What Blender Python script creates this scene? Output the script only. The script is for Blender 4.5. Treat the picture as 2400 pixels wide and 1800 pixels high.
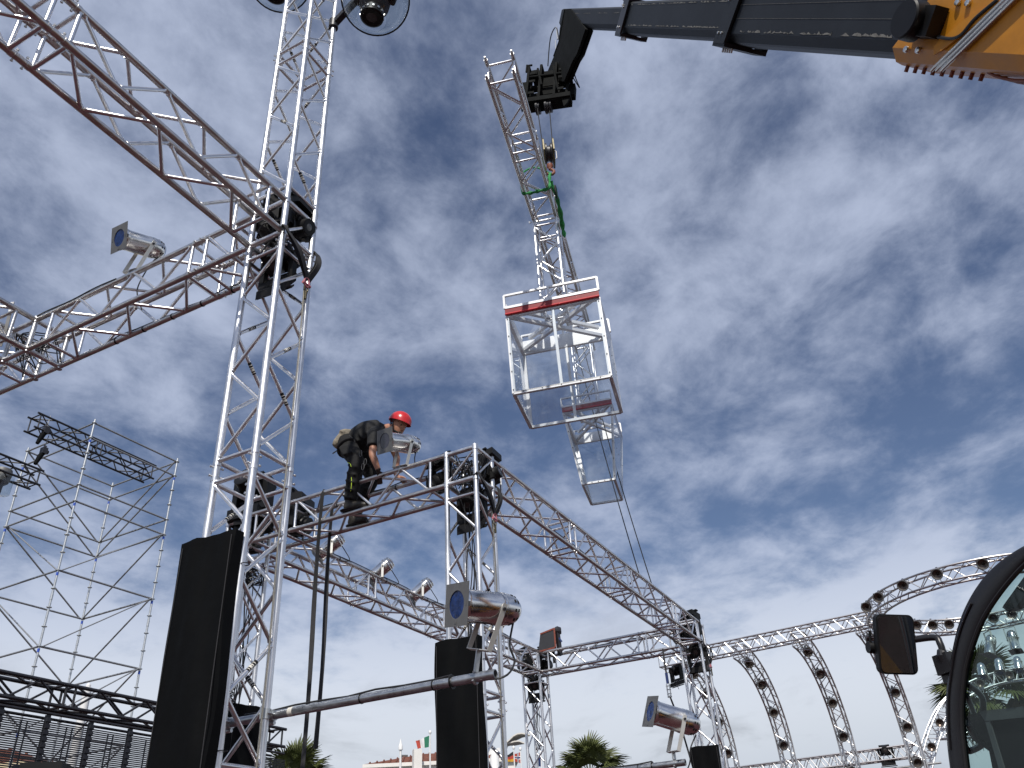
import bpy, bmesh, math, random
from mathutils import Vector as V, Matrix, Quaternion
for o in list(bpy.data.objects): bpy.data.objects.remove(o)
S = bpy.context.scene
C = S.collection
R_ = math.radians
random.seed(4)

# ------------------------------------------------------------------ camera
PITCH, ROLL, EYE = R_(32.3014), R_(-3.648), V((0, 0, 1.6))
cw = V((0, math.cos(PITCH), math.sin(PITCH)))
c0 = V((1, 0, 0)); c1 = c0.cross(cw)
cr = math.cos(ROLL) * c0 + math.sin(ROLL) * c1
cu = -math.sin(ROLL) * c0 + math.cos(ROLL) * c1
cam_d = bpy.data.cameras.new('camera'); cam = bpy.data.objects.new('camera', cam_d); C.objects.link(cam)
cam_d.sensor_width = 36.0; cam_d.lens = 36.0 * 1951.43 / 2400.0
cam_d.clip_start = 0.05; cam_d.clip_end = 6000
m3 = Matrix((cr, cu, -cw)).transposed()
cam.matrix_world = Matrix.Translation(EYE) @ m3.to_4x4()
S.camera = cam

# ------------------------------------------------------------------ sky, sun, exposure
SUN_EL, SUN_AZ = R_(47.5), R_(180 + 4)     # azimuth clockwise from +Y: the sun stands behind the viewer
sun_dir = V((math.sin(SUN_AZ) * math.cos(SUN_EL), math.cos(SUN_AZ) * math.cos(SUN_EL), math.sin(SUN_EL)))
W = bpy.data.worlds.new('World'); S.world = W; W.use_nodes = True
nt = W.node_tree; nt.nodes.clear()
def nd(t, **k):
    n = nt.nodes.new(t)
    for a_, b_ in k.items(): setattr(n, a_, b_)
    return n
def lk(a_, b_): nt.links.new(a_, b_)
def mth(op, a_, b_=None, c_=None, cl=False):
    n = nd('ShaderNodeMath', operation=op, use_clamp=cl)
    for i, q in enumerate((a_, b_, c_)):
        if q is None: continue
        if isinstance(q, (int, float)): n.inputs[i].default_value = q
        else: lk(q, n.inputs[i])
    return n.outputs[0]
def mrange(v, a0, a1, b0=0.0, b1=1.0):
    n = nd('ShaderNodeMapRange', interpolation_type='SMOOTHSTEP'); lk(v, n.inputs[0])
    for i, q in enumerate((a0, a1, b0, b1)): n.inputs[1 + i].default_value = q
    return n.outputs[0]
sky = nd('ShaderNodeTexSky', sky_type='NISHITA', sun_disc=False)
sky.sun_elevation = SUN_EL; sky.sun_rotation = SUN_AZ
sky.altitude = 0; sky.air_density = 1.0; sky.dust_density = 0.6; sky.ozone_density = 2.2
tc = nd('ShaderNodeTexCoord'); sp = nd('ShaderNodeSeparateXYZ'); lk(tc.outputs['Generated'], sp.inputs[0])
zz = mth('MAXIMUM', sp.outputs[2], 0.0)
zd = mth('ADD', zz, 0.16)
cx = mth('DIVIDE', sp.outputs[0], zd); cy = mth('DIVIDE', sp.outputs[1], zd)
cb = nd('ShaderNodeCombineXYZ'); lk(cx, cb.inputs[0]); lk(cy, cb.inputs[1])
def noise(vec, sc, det, rough, dist=0.0, rot=0.0, st=(1, 1, 1), off=(0, 0, 0)):
    mp = nd('ShaderNodeMapping'); lk(vec, mp.inputs[0])
    mp.inputs['Rotation'].default_value = (0, 0, rot); mp.inputs['Scale'].default_value = st; mp.inputs['Location'].default_value = off
    n = nd('ShaderNodeTexNoise', noise_dimensions='3D'); lk(mp.outputs[0], n.inputs['Vector'])
    n.inputs['Scale'].default_value = sc; n.inputs['Detail'].default_value = det
    n.inputs['Roughness'].default_value = rough; n.inputs['Distortion'].default_value = dist
    return n.outputs[0]
n_big = noise(cb.outputs[0], 1.5, 3, 0.5, 0.3, R_(20), (1, 0.85, 1), (0.0, 0.0, 0))
n_puff = noise(cb.outputs[0], 5.0, 10, 0.61, 0.2, R_(-35), (1, 0.85, 1), (0.4, 5.2, 0))
n_fine = noise(cb.outputs[0], 12.0, 7, 0.62, 0.3, R_(-35), (1, 0.8, 1), (2.4, 1.2, 0))
dens = mth('ADD', mth('ADD', mth('MULTIPLY', n_big, 0.95), mth('MULTIPLY', n_puff, 0.95)), mth('MULTIPLY', n_fine, 0.30))
# a cloud bank low over the horizon, a clearer belt above it, broken cloud overhead
low = mrange(zz, 0.12, 0.37, 1.0, 0.0)
belt = mth('MULTIPLY', mrange(zz, 0.26, 0.38), mrange(zz, 0.46, 0.62, 1.0, 0.0))
dens = mth('ADD', dens, mth('MULTIPLY', low, 0.47))
dens = mth('SUBTRACT', dens, mth('MULTIPLY', belt, 0.07))
cov = mrange(dens, 0.84, 1.36)
n_shade = noise(cb.outputs[0], 1.9, 7, 0.6, 0.5, R_(15), (1, 0.8, 1), (11.0, 4.0, 0))
shade = mth('MULTIPLY', mrange(n_shade, 0.50, 0.72), mth('MULTIPLY_ADD', low, 0.16, 0.10))
ccol = nd('ShaderNodeMix', data_type='RGBA'); lk(low, ccol.inputs[0])
ccol.inputs[6].default_value = (6.2, 7.0, 9.0, 1)
lcol = nd('ShaderNodeMix', data_type='RGBA'); lk(mrange(zz, 0.02, 0.26), lcol.inputs[0]); lcol.inputs[6].default_value = (5.9, 6.5, 7.5, 1); lcol.inputs[7].default_value = (9.8, 10.3, 11.0, 1); lk(lcol.outputs[2], ccol.inputs[7])
cdk = nd('ShaderNodeMix', data_type='RGBA', blend_type='MULTIPLY'); cdk.inputs[0].default_value = 1.0
lk(ccol.outputs[2], cdk.inputs[6])
gsh = nd('ShaderNodeCombineXYZ'); inv = mth('SUBTRACT', 1.0, shade)
for i in range(3): lk(inv, gsh.inputs[i])
lk(gsh.outputs[0], cdk.inputs[7])
hsv = nd('ShaderNodeHueSaturation'); lk(sky.outputs[0], hsv.inputs['Color']); hsv.inputs['Saturation'].default_value = 1.0; hsv.inputs['Value'].default_value = 1.0; hsv.inputs['Hue'].default_value = 0.508
mixc = nd('ShaderNodeMix', data_type='RGBA')
lk(mth('MULTIPLY', cov, mth('MULTIPLY_ADD', low, 0.12, 0.82)), mixc.inputs[0]); lk(hsv.outputs[0], mixc.inputs[6]); lk(cdk.outputs[2], mixc.inputs[7])
bg = nd('ShaderNodeBackground'); lk(mixc.outputs[2], bg.inputs[0]); bg.inputs[1].default_value = 0.085
wo = nd('ShaderNodeOutputWorld'); lk(bg.outputs[0], wo.inputs[0])
sl = bpy.data.lights.new('sun', 'SUN'); sl.energy = 4.2; sl.angle = R_(0.53); sl.color = (1.0, 0.95, 0.88)
so = bpy.data.objects.new('sun', sl); C.objects.link(so); so.rotation_euler = (-sun_dir).to_track_quat('-Z', 'Y').to_euler(); so.location = (0, 0, 60)
vs = S.view_settings
try: S.display_settings.display_device = 'sRGB'
except Exception: pass
vs.view_transform = 'Standard'; vs.look = 'None'; vs.exposure = 0.0; vs.gamma = 1.0; vs.use_curve_mapping = False
S.render.resolution_x, S.render.resolution_y = 1024, 768
S.render.engine = 'CYCLES'

# ------------------------------------------------------------------ measuring: a ray of the photograph meets a height, a plane or a line of the built place
FPX = 1951.43
Z = V((0, 0, 1))
def ray(x, y): return cw + cr * ((x - 1200) / FPX) + cu * ((900 - y) / FPX)
def atz(x, y, z): v = ray(x, y); return EYE + v * ((z - EYE.z) / v.z)
def atd(x, y, d): return EYE + ray(x, y).normalized() * d
def aty(x, y, Y): v = ray(x, y); return EYE + v * (Y / v.y)
def atp(x, y, P, n): v = ray(x, y); return EYE + v * ((P - EYE).dot(n) / v.dot(n))
def proj(P):
    q = P - EYE; return (1200 + FPX * q.dot(cr) / q.dot(cw), 900 - FPX * q.dot(cu) / q.dot(cw))

# ------------------------------------------------------------------ materials
def mat(name, col, rough=0.5, metal=0.0, var=0.0, vscale=6.0, bump=0.0, bscale=40.0, rvar=0.0, spec=0.5, col2=None, stretch=None, coat=0.0):
    m = bpy.data.materials.new(name); m.use_nodes = True
    t = m.node_tree; b = t.nodes['Principled BSDF']
    b.inputs['Base Color'].default_value = (*col, 1); b.inputs['Roughness'].default_value = rough
    b.inputs['Metallic'].default_value = metal; b.inputs['Specular IOR Level'].default_value = spec
    if coat: b.inputs['Coat Weight'].default_value = coat; b.inputs['Coat Roughness'].default_value = 0.12
    if var or bump or rvar or col2:
        tcn = t.nodes.new('ShaderNodeTexCoord'); geo = t.nodes.new('ShaderNodeNewGeometry')
        oi = t.nodes.new('ShaderNodeObjectInfo')
        ad = t.nodes.new('ShaderNodeVectorMath'); ad.operation = 'ADD'
        sc = t.nodes.new('ShaderNodeVectorMath'); sc.operation = 'SCALE'; sc.inputs['Scale'].default_value = 37.0
        cbn = t.nodes.new('ShaderNodeCombineXYZ')
        for i in range(3): t.links.new(oi.outputs['Random'], cbn.inputs[i])
        t.links.new(cbn.outputs[0], sc.inputs[0]); t.links.new(geo.outputs['Position'], ad.inputs[0]); t.links.new(sc.outputs[0], ad.inputs[1])
        vec = ad.outputs[0]
        if stretch:
            mp = t.nodes.new('ShaderNodeMapping'); mp.inputs['Scale'].default_value = stretch; t.links.new(vec, mp.inputs[0]); vec = mp.outputs[0]
        n1 = t.nodes.new('ShaderNodeTexNoise'); n1.inputs['Scale'].default_value = vscale; n1.inputs['Detail'].default_value = 6; n1.inputs['Roughness'].default_value = 0.65
        t.links.new(vec, n1.inputs['Vector'])
        if var or col2:
            rp = t.nodes.new('ShaderNodeValToRGB'); t.links.new(n1.outputs[0], rp.inputs[0])
            lo = col2 if col2 else tuple(c * (1 - var) for c in col); hi = col if col2 else tuple(min(1, c * (1 + var)) for c in col)
            rp.color_ramp.elements[0].position = 0.32; rp.color_ramp.elements[1].position = 0.68
            rp.color_ramp.elements[0].color = (*lo, 1); rp.color_ramp.elements[1].color = (*hi, 1)
            t.links.new(rp.outputs[0], b.inputs['Base Color'])
        if rvar:
            mr = t.nodes.new('ShaderNodeMapRange'); t.links.new(n1.outputs[0], mr.inputs[0])
            mr.inputs[1].default_value = 0.3; mr.inputs[2].default_value = 0.7
            mr.inputs[3].default_value = max(0.02, rough - rvar); mr.inputs[4].default_value = rough + rvar
            t.links.new(mr.outputs[0], b.inputs['Roughness'])
        if bump:
            n2 = t.nodes.new('ShaderNodeTexNoise'); n2.inputs['Scale'].default_value = bscale; n2.inputs['Detail'].default_value = 4
            t.links.new(vec, n2.inputs['Vector'])
            bp = t.nodes.new('ShaderNodeBump'); bp.inputs['Strength'].default_value = bump; bp.inputs['Distance'].default_value = 0.02
            t.links.new(n2.outputs[0], bp.inputs['Height']); t.links.new(bp.outputs[0], b.inputs['Normal'])
    return m
def pane_mat(name, tint, gloss=1.0, haze=0.0, rough=0.02):
    m = bpy.data.materials.new(name); m.use_nodes = True; t = m.node_tree; t.nodes.clear()
    tr = t.nodes.new('ShaderNodeBsdfTransparent'); tr.inputs[0].default_value = (*tint, 1)
    gl = t.nodes.new('ShaderNodeBsdfGlossy'); gl.inputs['Roughness'].default_value = rough
    fr = t.nodes.new('ShaderNodeLayerWeight'); fr.inputs[0].default_value = 0.5
    pw = t.nodes.new('ShaderNodeMath'); pw.operation = 'POWER'; pw.inputs[1].default_value = 4.5; t.links.new(fr.outputs['Facing'], pw.inputs[0])
    ma = t.nodes.new('ShaderNodeMath'); ma.operation = 'MULTIPLY_ADD'; ma.inputs[1].default_value = 0.75; ma.inputs[2].default_value = 0.04; t.links.new(pw.outputs[0], ma.inputs[0])
    mu = t.nodes.new('ShaderNodeMath'); mu.operation = 'MULTIPLY'; mu.inputs[1].default_value = gloss; t.links.new(ma.outputs[0], mu.inputs[0])
    mx = t.nodes.new('ShaderNodeMixShader'); t.links.new(mu.outputs[0], mx.inputs[0]); t.links.new(tr.outputs[0], mx.inputs[1]); t.links.new(gl.outputs[0], mx.inputs[2])
    out = t.nodes.new('ShaderNodeOutputMaterial'); last = mx
    if haze:
        df = t.nodes.new('ShaderNodeBsdfDiffuse'); df.inputs[0].default_value = (0.8, 0.82, 0.85, 1)
        nz = t.nodes.new('ShaderNodeTexNoise'); nz.inputs['Scale'].default_value = 3.0; nz.inputs['Detail'].default_value = 5
        geo = t.nodes.new('ShaderNodeNewGeometry'); t.links.new(geo.outputs['Position'], nz.inputs['Vector'])
        mr = t.nodes.new('ShaderNodeMapRange'); t.links.new(nz.outputs[0], mr.inputs[0]); mr.inputs[1].default_value = 0.42; mr.inputs[2].default_value = 0.75; mr.inputs[3].default_value = 0.0; mr.inputs[4].default_value = haze
        m2 = t.nodes.new('ShaderNodeMixShader'); t.links.new(mr.outputs[0], m2.inputs[0]); t.links.new(mx.outputs[0], m2.inputs[1]); t.links.new(df.outputs[0], m2.inputs[2]); last = m2
    t.links.new(last.outputs[0], out.inputs[0])
    return m
M = {}
M['alu'] = mat('aluminium_tube', (0.72, 0.725, 0.74), 0.40, 1.0, var=0.16, vscale=9, rvar=0.08, stretch=(1, 1, 0.4))
M['alu_b'] = mat('aluminium_brace', (0.74, 0.74, 0.755), 0.33, 1.0, var=0.07, vscale=14, rvar=0.05)
M['alu_dull'] = mat('aluminium_weathered', (0.60, 0.59, 0.58), 0.36, 1.0, var=0.16, vscale=8, rvar=0.08)
M['alu_far'] = mat('aluminium_far', (0.58, 0.56, 0.55), 0.38, 1.0, var=0.15, vscale=4)
M['alu_bar'] = mat('aluminium_profile', (0.70, 0.71, 0.72), 0.42, 0.35, var=0.06, vscale=6)
M['par'] = mat('polished_aluminium', (0.72, 0.71, 0.69), 0.20, 1.0, var=0.12, vscale=10, rvar=0.07, bump=0.05, bscale=9)
M['plate'] = mat('grey_sheet_steel', (0.15, 0.15, 0.148), 0.55, 0.4, var=0.14, vscale=12)
M['yoke'] = mat('bare_flat_bar', (0.62, 0.61, 0.57), 0.42, 0.6, var=0.08)
M['galv'] = mat('galvanised_steel', (0.52, 0.54, 0.55), 0.42, 0.8, var=0.16, vscale=22)
M['galv_dk'] = mat('galvanised_steel_weathered', (0.33, 0.335, 0.34), 0.5, 0.7, var=0.2, vscale=20)
M['pipe'] = mat('scuffed_steel_pipe', (0.40, 0.42, 0.44), 0.34, 0.9, var=0.22, vscale=16, rvar=0.1)
M['bolt'] = mat('zinc_bolt', (0.62, 0.62, 0.6), 0.32, 1.0)
M['blk_metal'] = mat('black_painted_metal', (0.020, 0.020, 0.024), 0.42, 0.0, var=0.2)
M['blk_plastic'] = mat('black_plastic', (0.007, 0.007, 0.0075), 0.45, 0.0, var=0.2, spec=0.25)
M['interior'] = mat('shaded_interior', (0.004, 0.004, 0.0045), 0.8, spec=0.15)  # the shade under the cab roof is put into this dashboard colour
M['hull_matte'] = mat('black_matte_steel', (0.009, 0.010, 0.010), 0.85, var=0.4, vscale=9, spec=0.12)  # near black puts the underside shade of carriage and nose into the colour
M['blk_rubber'] = mat('black_rubber', (0.012, 0.012, 0.013), 0.55)
M['blk_cloth'] = mat('black_cloth', (0.0021, 0.0025, 0.0030), 0.75, var=0.3, vscale=4, bump=0.35, bscale=5, spec=0.10)
M['strap'] = mat('black_webbing', (0.022, 0.022, 0.024), 0.8, var=0.25, vscale=60)
M['cable'] = mat('black_cable', (0.013, 0.013, 0.014), 0.45)
M['rope'] = mat('steel_wire_rope', (0.26, 0.25, 0.22), 0.5, 0.7, var=0.3, vscale=160)
M['gel'] = mat('blue_gel', (0.010, 0.030, 0.120), 0.22, 0.0, var=0.6, vscale=30, bump=0.5, bscale=14, spec=0.22)
M['lens'] = mat('dark_lens', (0.03, 0.025, 0.024), 0.12, 0.0, spec=0.8)
M['lens_b'] = mat('silver_reflector', (0.42, 0.36, 0.30), 0.25, 0.8)
M['lens_br'] = mat('brown_reflector', (0.10, 0.075, 0.06), 0.3, 0.6, var=0.4, vscale=30)
M['gel_dk'] = mat('smoky_gel', (0.035, 0.035, 0.05), 0.25, 0.0, var=0.4, vscale=16)
M['hole'] = mat('dark_hole', (0.006, 0.006, 0.006), 0.9)
M['red'] = mat('red_paint', (0.24, 0.008, 0.012), 0.42, var=0.08)
M['red_hi'] = mat('red_rubber', (0.52, 0.022, 0.03), 0.4, var=0.08)
M['pink'] = mat('shackle_pin_paint', (0.45, 0.16, 0.19), 0.5)
M['acryl'] = pane_mat('clear_acrylic', (0.95, 0.965, 0.975), 0.9, 0.07)
M['dome'] = pane_mat('clear_dome', (0.80, 0.84, 0.86), 1.0, 0.05)
M['glass'] = pane_mat('green_tinted_glass', (0.70, 0.80, 0.78), 0.7)
M['yellow'] = mat('orange_yellow_paint', (0.50, 0.20, 0.008), 0.42, var=0.14, vscale=5, rvar=0.1)
M['boom'] = mat('dark_grey_boom_paint', (0.014, 0.017, 0.021), 0.55, var=0.2, vscale=3, stretch=(1, 1, 1), spec=0.3)
M['grease'] = mat('dried_grease', (0.16, 0.155, 0.14), 0.8, var=0.4, vscale=30)
M['hull'] = mat('black_chassis_paint', (0.012, 0.012, 0.014), 0.35, var=0.15)
M['gold'] = mat('worn_bronze_plate', (0.10, 0.085, 0.045), 0.45, 0.6, var=0.35, vscale=25)
M['green'] = mat('green_round_sling', (0.02, 0.26, 0.06), 0.7, var=0.3, vscale=20)
M['rust'] = mat('rusty_hook', (0.22, 0.07, 0.04), 0.6, var=0.3, vscale=30)
M['mirror'] = mat('mirror_glass', (0.62, 0.65, 0.66), 0.02, 1.0)
M['orange'] = mat('worn_orange_paint', (0.16, 0.028, 0.012), 0.6, var=0.5, vscale=25)
M['helmet'] = mat('red_helmet_shell', (0.52, 0.018, 0.020), 0.28, var=0.05, coat=0.3)
M['skin'] = mat('tanned_skin', (0.40, 0.19, 0.115), 0.55, var=0.12, vscale=18)
M['shirt'] = mat('charcoal_cotton', (0.009, 0.0095, 0.010), 0.85, var=0.25, vscale=7, bump=0.5, bscale=10)
M['trouser'] = mat('black_work_cloth', (0.0045, 0.0045, 0.005), 0.9, var=0.3, vscale=9, bump=0.6, bscale=13)
M['boot'] = mat('dark_leather', (0.025, 0.021, 0.015), 0.5, var=0.4, vscale=20, bump=0.3, bscale=40)
M['canvas'] = mat('beige_canvas', (0.24, 0.21, 0.16), 0.85, var=0.3, vscale=18, bump=0.5, bscale=18)
M['lime'] = mat('lime_reflective', (0.55, 0.75, 0.05), 0.5)
M['hair'] = mat('dark_hair', (0.015, 0.011, 0.009), 0.7)
M['glove'] = mat('dark_brown_glove', (0.035, 0.02, 0.016), 0.7, var=0.3, vscale=30)
M['carpet'] = mat('red_carpet', (0.046, 0.008, 0.010), 0.9, var=0.15, vscale=2)
M['asphalt'] = mat('asphalt', (0.055, 0.054, 0.052), 0.9, var=0.25, vscale=1.5, bump=0.2, bscale=60)
M['render'] = mat('white_render', (0.74, 0.72, 0.68), 0.85, var=0.05, vscale=1.2)
M['cream'] = mat('cream_render', (0.66, 0.55, 0.36), 0.85, var=0.06, vscale=1.2)
M['tile'] = mat('terracotta_tiles', (0.165, 0.058, 0.034), 0.85, var=0.3, vscale=3, bump=0.6, bscale=9)
M['white'] = mat('white_paint', (0.76, 0.76, 0.75), 0.5, var=0.03)
M['canopy'] = mat('white_membrane', (0.62, 0.60, 0.55), 0.6, var=0.04)
M['winglass'] = mat('dark_window', (0.03, 0.035, 0.04), 0.1, spec=0.8)
M['f_green'] = mat('flag_green', (0.02, 0.16, 0.09), 0.8); M['f_white'] = mat('flag_white', (0.72, 0.72, 0.72), 0.8)
M['f_red'] = mat('flag_red', (0.38, 0.05, 0.03), 0.8); M['f_black'] = mat('flag_black', (0.012, 0.012, 0.014), 0.8)
M['f_gold'] = mat('flag_gold', (0.55, 0.30, 0.02), 0.8); M['f_blue'] = mat('flag_navy', (0.012, 0.03, 0.12), 0.8)
M['frond'] = mat('palm_frond', (0.068, 0.082, 0.020), 0.6, var=0.5, vscale=3)
M['frond_dry'] = mat('palm_frond_dry', (0.15, 0.11, 0.06), 0.75, var=0.35, vscale=3)
M['trunk'] = mat('palm_trunk', (0.10, 0.075, 0.05), 0.9, var=0.4, vscale=8, bump=0.8, bscale=12)
M['blue'] = mat('blue_tape', (0.02, 0.08, 0.45), 0.5)
M['tape'] = mat('pale_tape', (0.62, 0.60, 0.54), 0.6, var=0.1, vscale=20)
M['grey_pl'] = mat('grey_plastic', (0.075, 0.08, 0.085), 0.5, var=0.15)
M['led'] = mat('led_slat_black', (0.010, 0.011, 0.016), 0.5)
M['rubber_t'] = mat('tyre_rubber', (0.02, 0.02, 0.02), 0.85)

# ------------------------------------------------------------------ mesh helpers
WP = {}                                            # world origin of every object that may become a parent
class MB:
    def __init__(s): s.v = []; s.f = []; s.m = []; s.mi = 0
    def add(s, vs_, fs_):
        k = len(s.v); s.v += [V(q) for q in vs_]; s.f += [tuple(i + k for i in f) for f in fs_]; s.m += [s.mi] * len(fs_)
    def box(s, c, hx, hy, hz):
        """c centre; hx, hy, hz half-axis vectors"""
        c = V(c); hx = V(hx); hy = V(hy); hz = V(hz)
        vv = [c + hx * i + hy * j + hz * k for i in (-1, 1) for j in (-1, 1) for k in (-1, 1)]
        s.add(vv, [(0, 1, 3, 2), (4, 6, 7, 5), (0, 4, 5, 1), (2, 3, 7, 6), (0, 2, 6, 4), (1, 5, 7, 3)]); return s
    def abox(s, c, x, y, z): return s.box(c, (x / 2, 0, 0), (0, y / 2, 0), (0, 0, z / 2))
    def bar(s, p, q, w, h, up=Z):
        p = V(p); q = V(q); d = (q - p); n = d.normalized(); sd = n.cross(up)
        if sd.length < 1e-4: sd = n.cross(V((1, 0, 0)))
        sd.normalize(); u = sd.cross(n)
        return s.box((p + q) / 2, d / 2, sd * w / 2, u * h / 2)
    def loft(s, pts, rad, n=10, rad2=None, up=None, caps=True, closed=False):
        pts = [V(p) for p in pts]; N = len(pts)
        if isinstance(rad, (int, float)): rad = [rad] * N
        r2 = rad if rad2 is None else ([rad2] * N if isinstance(rad2, (int, float)) else rad2)
        k = len(s.v); px = None; vv = []
        for i in range(N):
            if closed: d = pts[(i + 1) % N] - pts[i - 1]
            else: d = pts[min(i + 1, N - 1)] - pts[max(i - 1, 0)]
            d.normalize()
            if px is None:
                ref = V(up) if up is not None else (Z if abs(d.z) < 0.9 else V((1, 0, 0)))
                px = ref.cross(d)
            px = (px - d * px.dot(d))
            if px.length < 1e-6: px = d.orthogonal()
            px.normalize(); py = d.cross(px)
            for j in range(n):
                t = 2 * math.pi * j / n
                vv.append(pts[i] + px * math.cos(t) * rad[i] + py * math.sin(t) * r2[i])
        ff = []
        for i in range(N if closed else N - 1):
            for j in range(n):
                a0 = i * n + j; a1 = i * n + (j + 1) % n; b0 = ((i + 1) % N) * n + j; b1 = ((i + 1) % N) * n + (j + 1) % n
                ff.append((a0, a1, b1, b0))
        if caps and not closed: ff.append(tuple(range(n - 1, -1, -1))); ff.append(tuple((N - 1) * n + j for j in range(n)))
        s.add(vv, ff); return s
    def tube(s, p, q, r, n=10, r2=None): return s.loft([p, q], [r, r if r2 is None else r2], n)
    def lathe(s, o, ax, prof, n=24, caps=True):
        """prof: list of (distance along ax, radius)"""
        o = V(o); ax = V(ax).normalized(); px = ax.orthogonal().normalized(); py = ax.cross(px); vv = []; ff = []
        for (t, r) in prof:
            for j in range(n):
                q = 2 * math.pi * j / n; vv.append(o + ax * t + (px * math.cos(q) + py * math.sin(q)) * r)
        for i in range(len(prof) - 1):
            for j in range(n): ff.append((i * n + j, i * n + (j + 1) % n, (i + 1) * n + (j + 1) % n, (i + 1) * n + j))
        if caps: ff.append(tuple(range(n - 1, -1, -1))); ff.append(tuple((len(prof) - 1) * n + j for j in range(n)))
        s.add(vv, ff); return s
    def ribbon(s, pts, w, wd, th=0.003):
        """flat strap: width w along the directions wd (one or a list)"""
        pts = [V(p) for p in pts]; N = len(pts); vv = []; ff = []
        for i, p in enumerate(pts):
            d = (pts[min(i + 1, N - 1)] - pts[max(i - 1, 0)]).normalized(); x = V(wd[i] if isinstance(wd, list) else wd); x = (x - d * x.dot(d)).normalized(); y = d.cross(x)
            vv += [p + x * w / 2 + y * th / 2, p - x * w / 2 + y * th / 2, p - x * w / 2 - y * th / 2, p + x * w / 2 - y * th / 2]
        for i in range(N - 1):
            for j in range(4): ff.append((i * 4 + j, i * 4 + (j + 1) % 4, i * 4 + 4 + (j + 1) % 4, i * 4 + 4 + j))
        ff.append((3, 2, 1, 0)); ff.append(tuple((N - 1) * 4 + j for j in range(4)))
        s.add(vv, ff); return s
    def poly(s, pts, th, n):
        """a flat polygon of thickness th along n"""
        pts = [V(p) for p in pts]; N = len(pts); n = V(n).normalized() * th
        vv = pts + [p + n for p in pts]; ff = [tuple(range(N - 1, -1, -1)), tuple(range(N, 2 * N))]
        ff += [(i, (i + 1) % N, N + (i + 1) % N, N + i) for i in range(N)]
        s.add(vv, ff); return s
    def xf(s, m):
        s.v = [m @ q for q in s.v]; return s
def raw(name, me, parent, at, rot=None, scale=None):
    o = bpy.data.objects.new(name, me); C.objects.link(o)
    o.parent = parent; o.location = V(at) - (WP[parent.name] if parent else V((0, 0, 0)))
    if rot is not None: o.rotation_mode = 'QUATERNION'; o.rotation_quaternion = rot
    if scale is not None: o.scale = scale
    WP[o.name] = V(at); return o
def build(mb, name, mt, parent=None, smooth=True, base=False, recalc=True, edge=40):
    vv = mb.v; lo = V([min(q[i] for q in vv) for i in range(3)]); hi = V([max(q[i] for q in vv) for i in range(3)])
    c = (lo + hi) / 2
    if base: c.z = lo.z
    me = bpy.data.meshes.new(name); me.from_pydata([tuple(q - c) for q in vv], [], mb.f)
    mts = mt if isinstance(mt, (list, tuple)) else [mt]
    for q in mts: me.materials.append(M[q] if isinstance(q, str) else q)
    if len(mts) > 1: me.polygons.foreach_set('material_index', mb.m)
    bm = bmesh.new(); bm.from_mesh(me)
    if recalc: bmesh.ops.recalc_face_normals(bm, faces=bm.faces)
    if smooth:
        ca = math.radians(edge)
        for f in bm.faces: f.smooth = True
        for e in bm.edges:
            if len(e.link_faces) != 2 or e.calc_face_angle(0) > ca: e.smooth = False
    bm.to_mesh(me); bm.free(); me.update()
    o = raw(name, me, parent, c)
    if parent and name in SMALL: o['kind'] = 'stuff'
    return o
SMALL = {'dried_grease', 'bolt', 'sleeves', 'blue_marks', 'rivets', 'vent_slots', 'screws', 'wear_pad_bolts', 'helmet_vents', 'head_slots', 'leaf_bases', 'wing_bolts', 'end_spigots', 'pivot_bolt', 'label_print', 'cable_tie', 'cooling_fins', 'carriage_plates', 'rope_sheave', 'scratch', 'cooling_rings', 'hazard_stripes', 'frame_clip', 'carabiner', 'reflective_piping', 'seam_highlight'}
def tag(o, label, cat, group=None, kind=None):
    o['label'] = label; o['category'] = cat
    if group: o['group'] = group
    if kind: o['kind'] = kind
    return o
def thing(name, label, cat, loc, group=None):
    o = bpy.data.objects.new(name, None); C.objects.link(o); o.location = V(loc); o.empty_display_size = 0.1
    WP[o.name] = V(loc); return tag(o, label, cat, group)
def struct(mb, name, mt, **k):
    o = build(mb, name, mt, **k); o['kind'] = 'structure'; return o
_unit = {}
def unit_tube(mt, n, weld=False):
    if (mt, n, weld) not in _unit:
        mb = MB().loft([(0, 0, -0.5), (0, 0, -0.478), (0, 0, -0.462), (0, 0, 0.462), (0, 0, 0.478), (0, 0, 0.5)], [1.5, 1.28, 1.0, 1.0, 1.28, 1.5], n) if weld else MB().loft([(0, 0, -0.5), (0, 0, 0.5)], 1.0, n)
        me = bpy.data.meshes.new('tube_' + mt); me.from_pydata([tuple(q) for q in mb.v], [], mb.f); me.materials.append(M[mt])
        bm = bmesh.new(); bm.from_mesh(me); bmesh.ops.recalc_face_normals(bm, faces=bm.faces)
        for f in bm.faces: f.smooth = len(f.verts) == 4
        for e in bm.edges: e.smooth = all(len(f.verts) == 4 for f in e.link_faces)
        bm.to_mesh(me); bm.free(); _unit[(mt, n, weld)] = me
    return _unit[(mt, n, weld)]
def rod(name, p, q, r, mt, parent, n=12):
    p = V(p); q = V(q); d = q - p
    return raw(name, unit_tube(mt, n, name in ('brace', 'post')), parent, (p + q) / 2, Z.rotation_difference(d.normalized()), (r, r, d.length))
def arc(p0, p1, p2, n=8):
    p0, p1, p2 = V(p0), V(p1), V(p2)
    return [p0 * (1 - t) ** 2 + p1 * 2 * t * (1 - t) + p2 * t * t for t in [i / n for i in range(n + 1)]]
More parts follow.
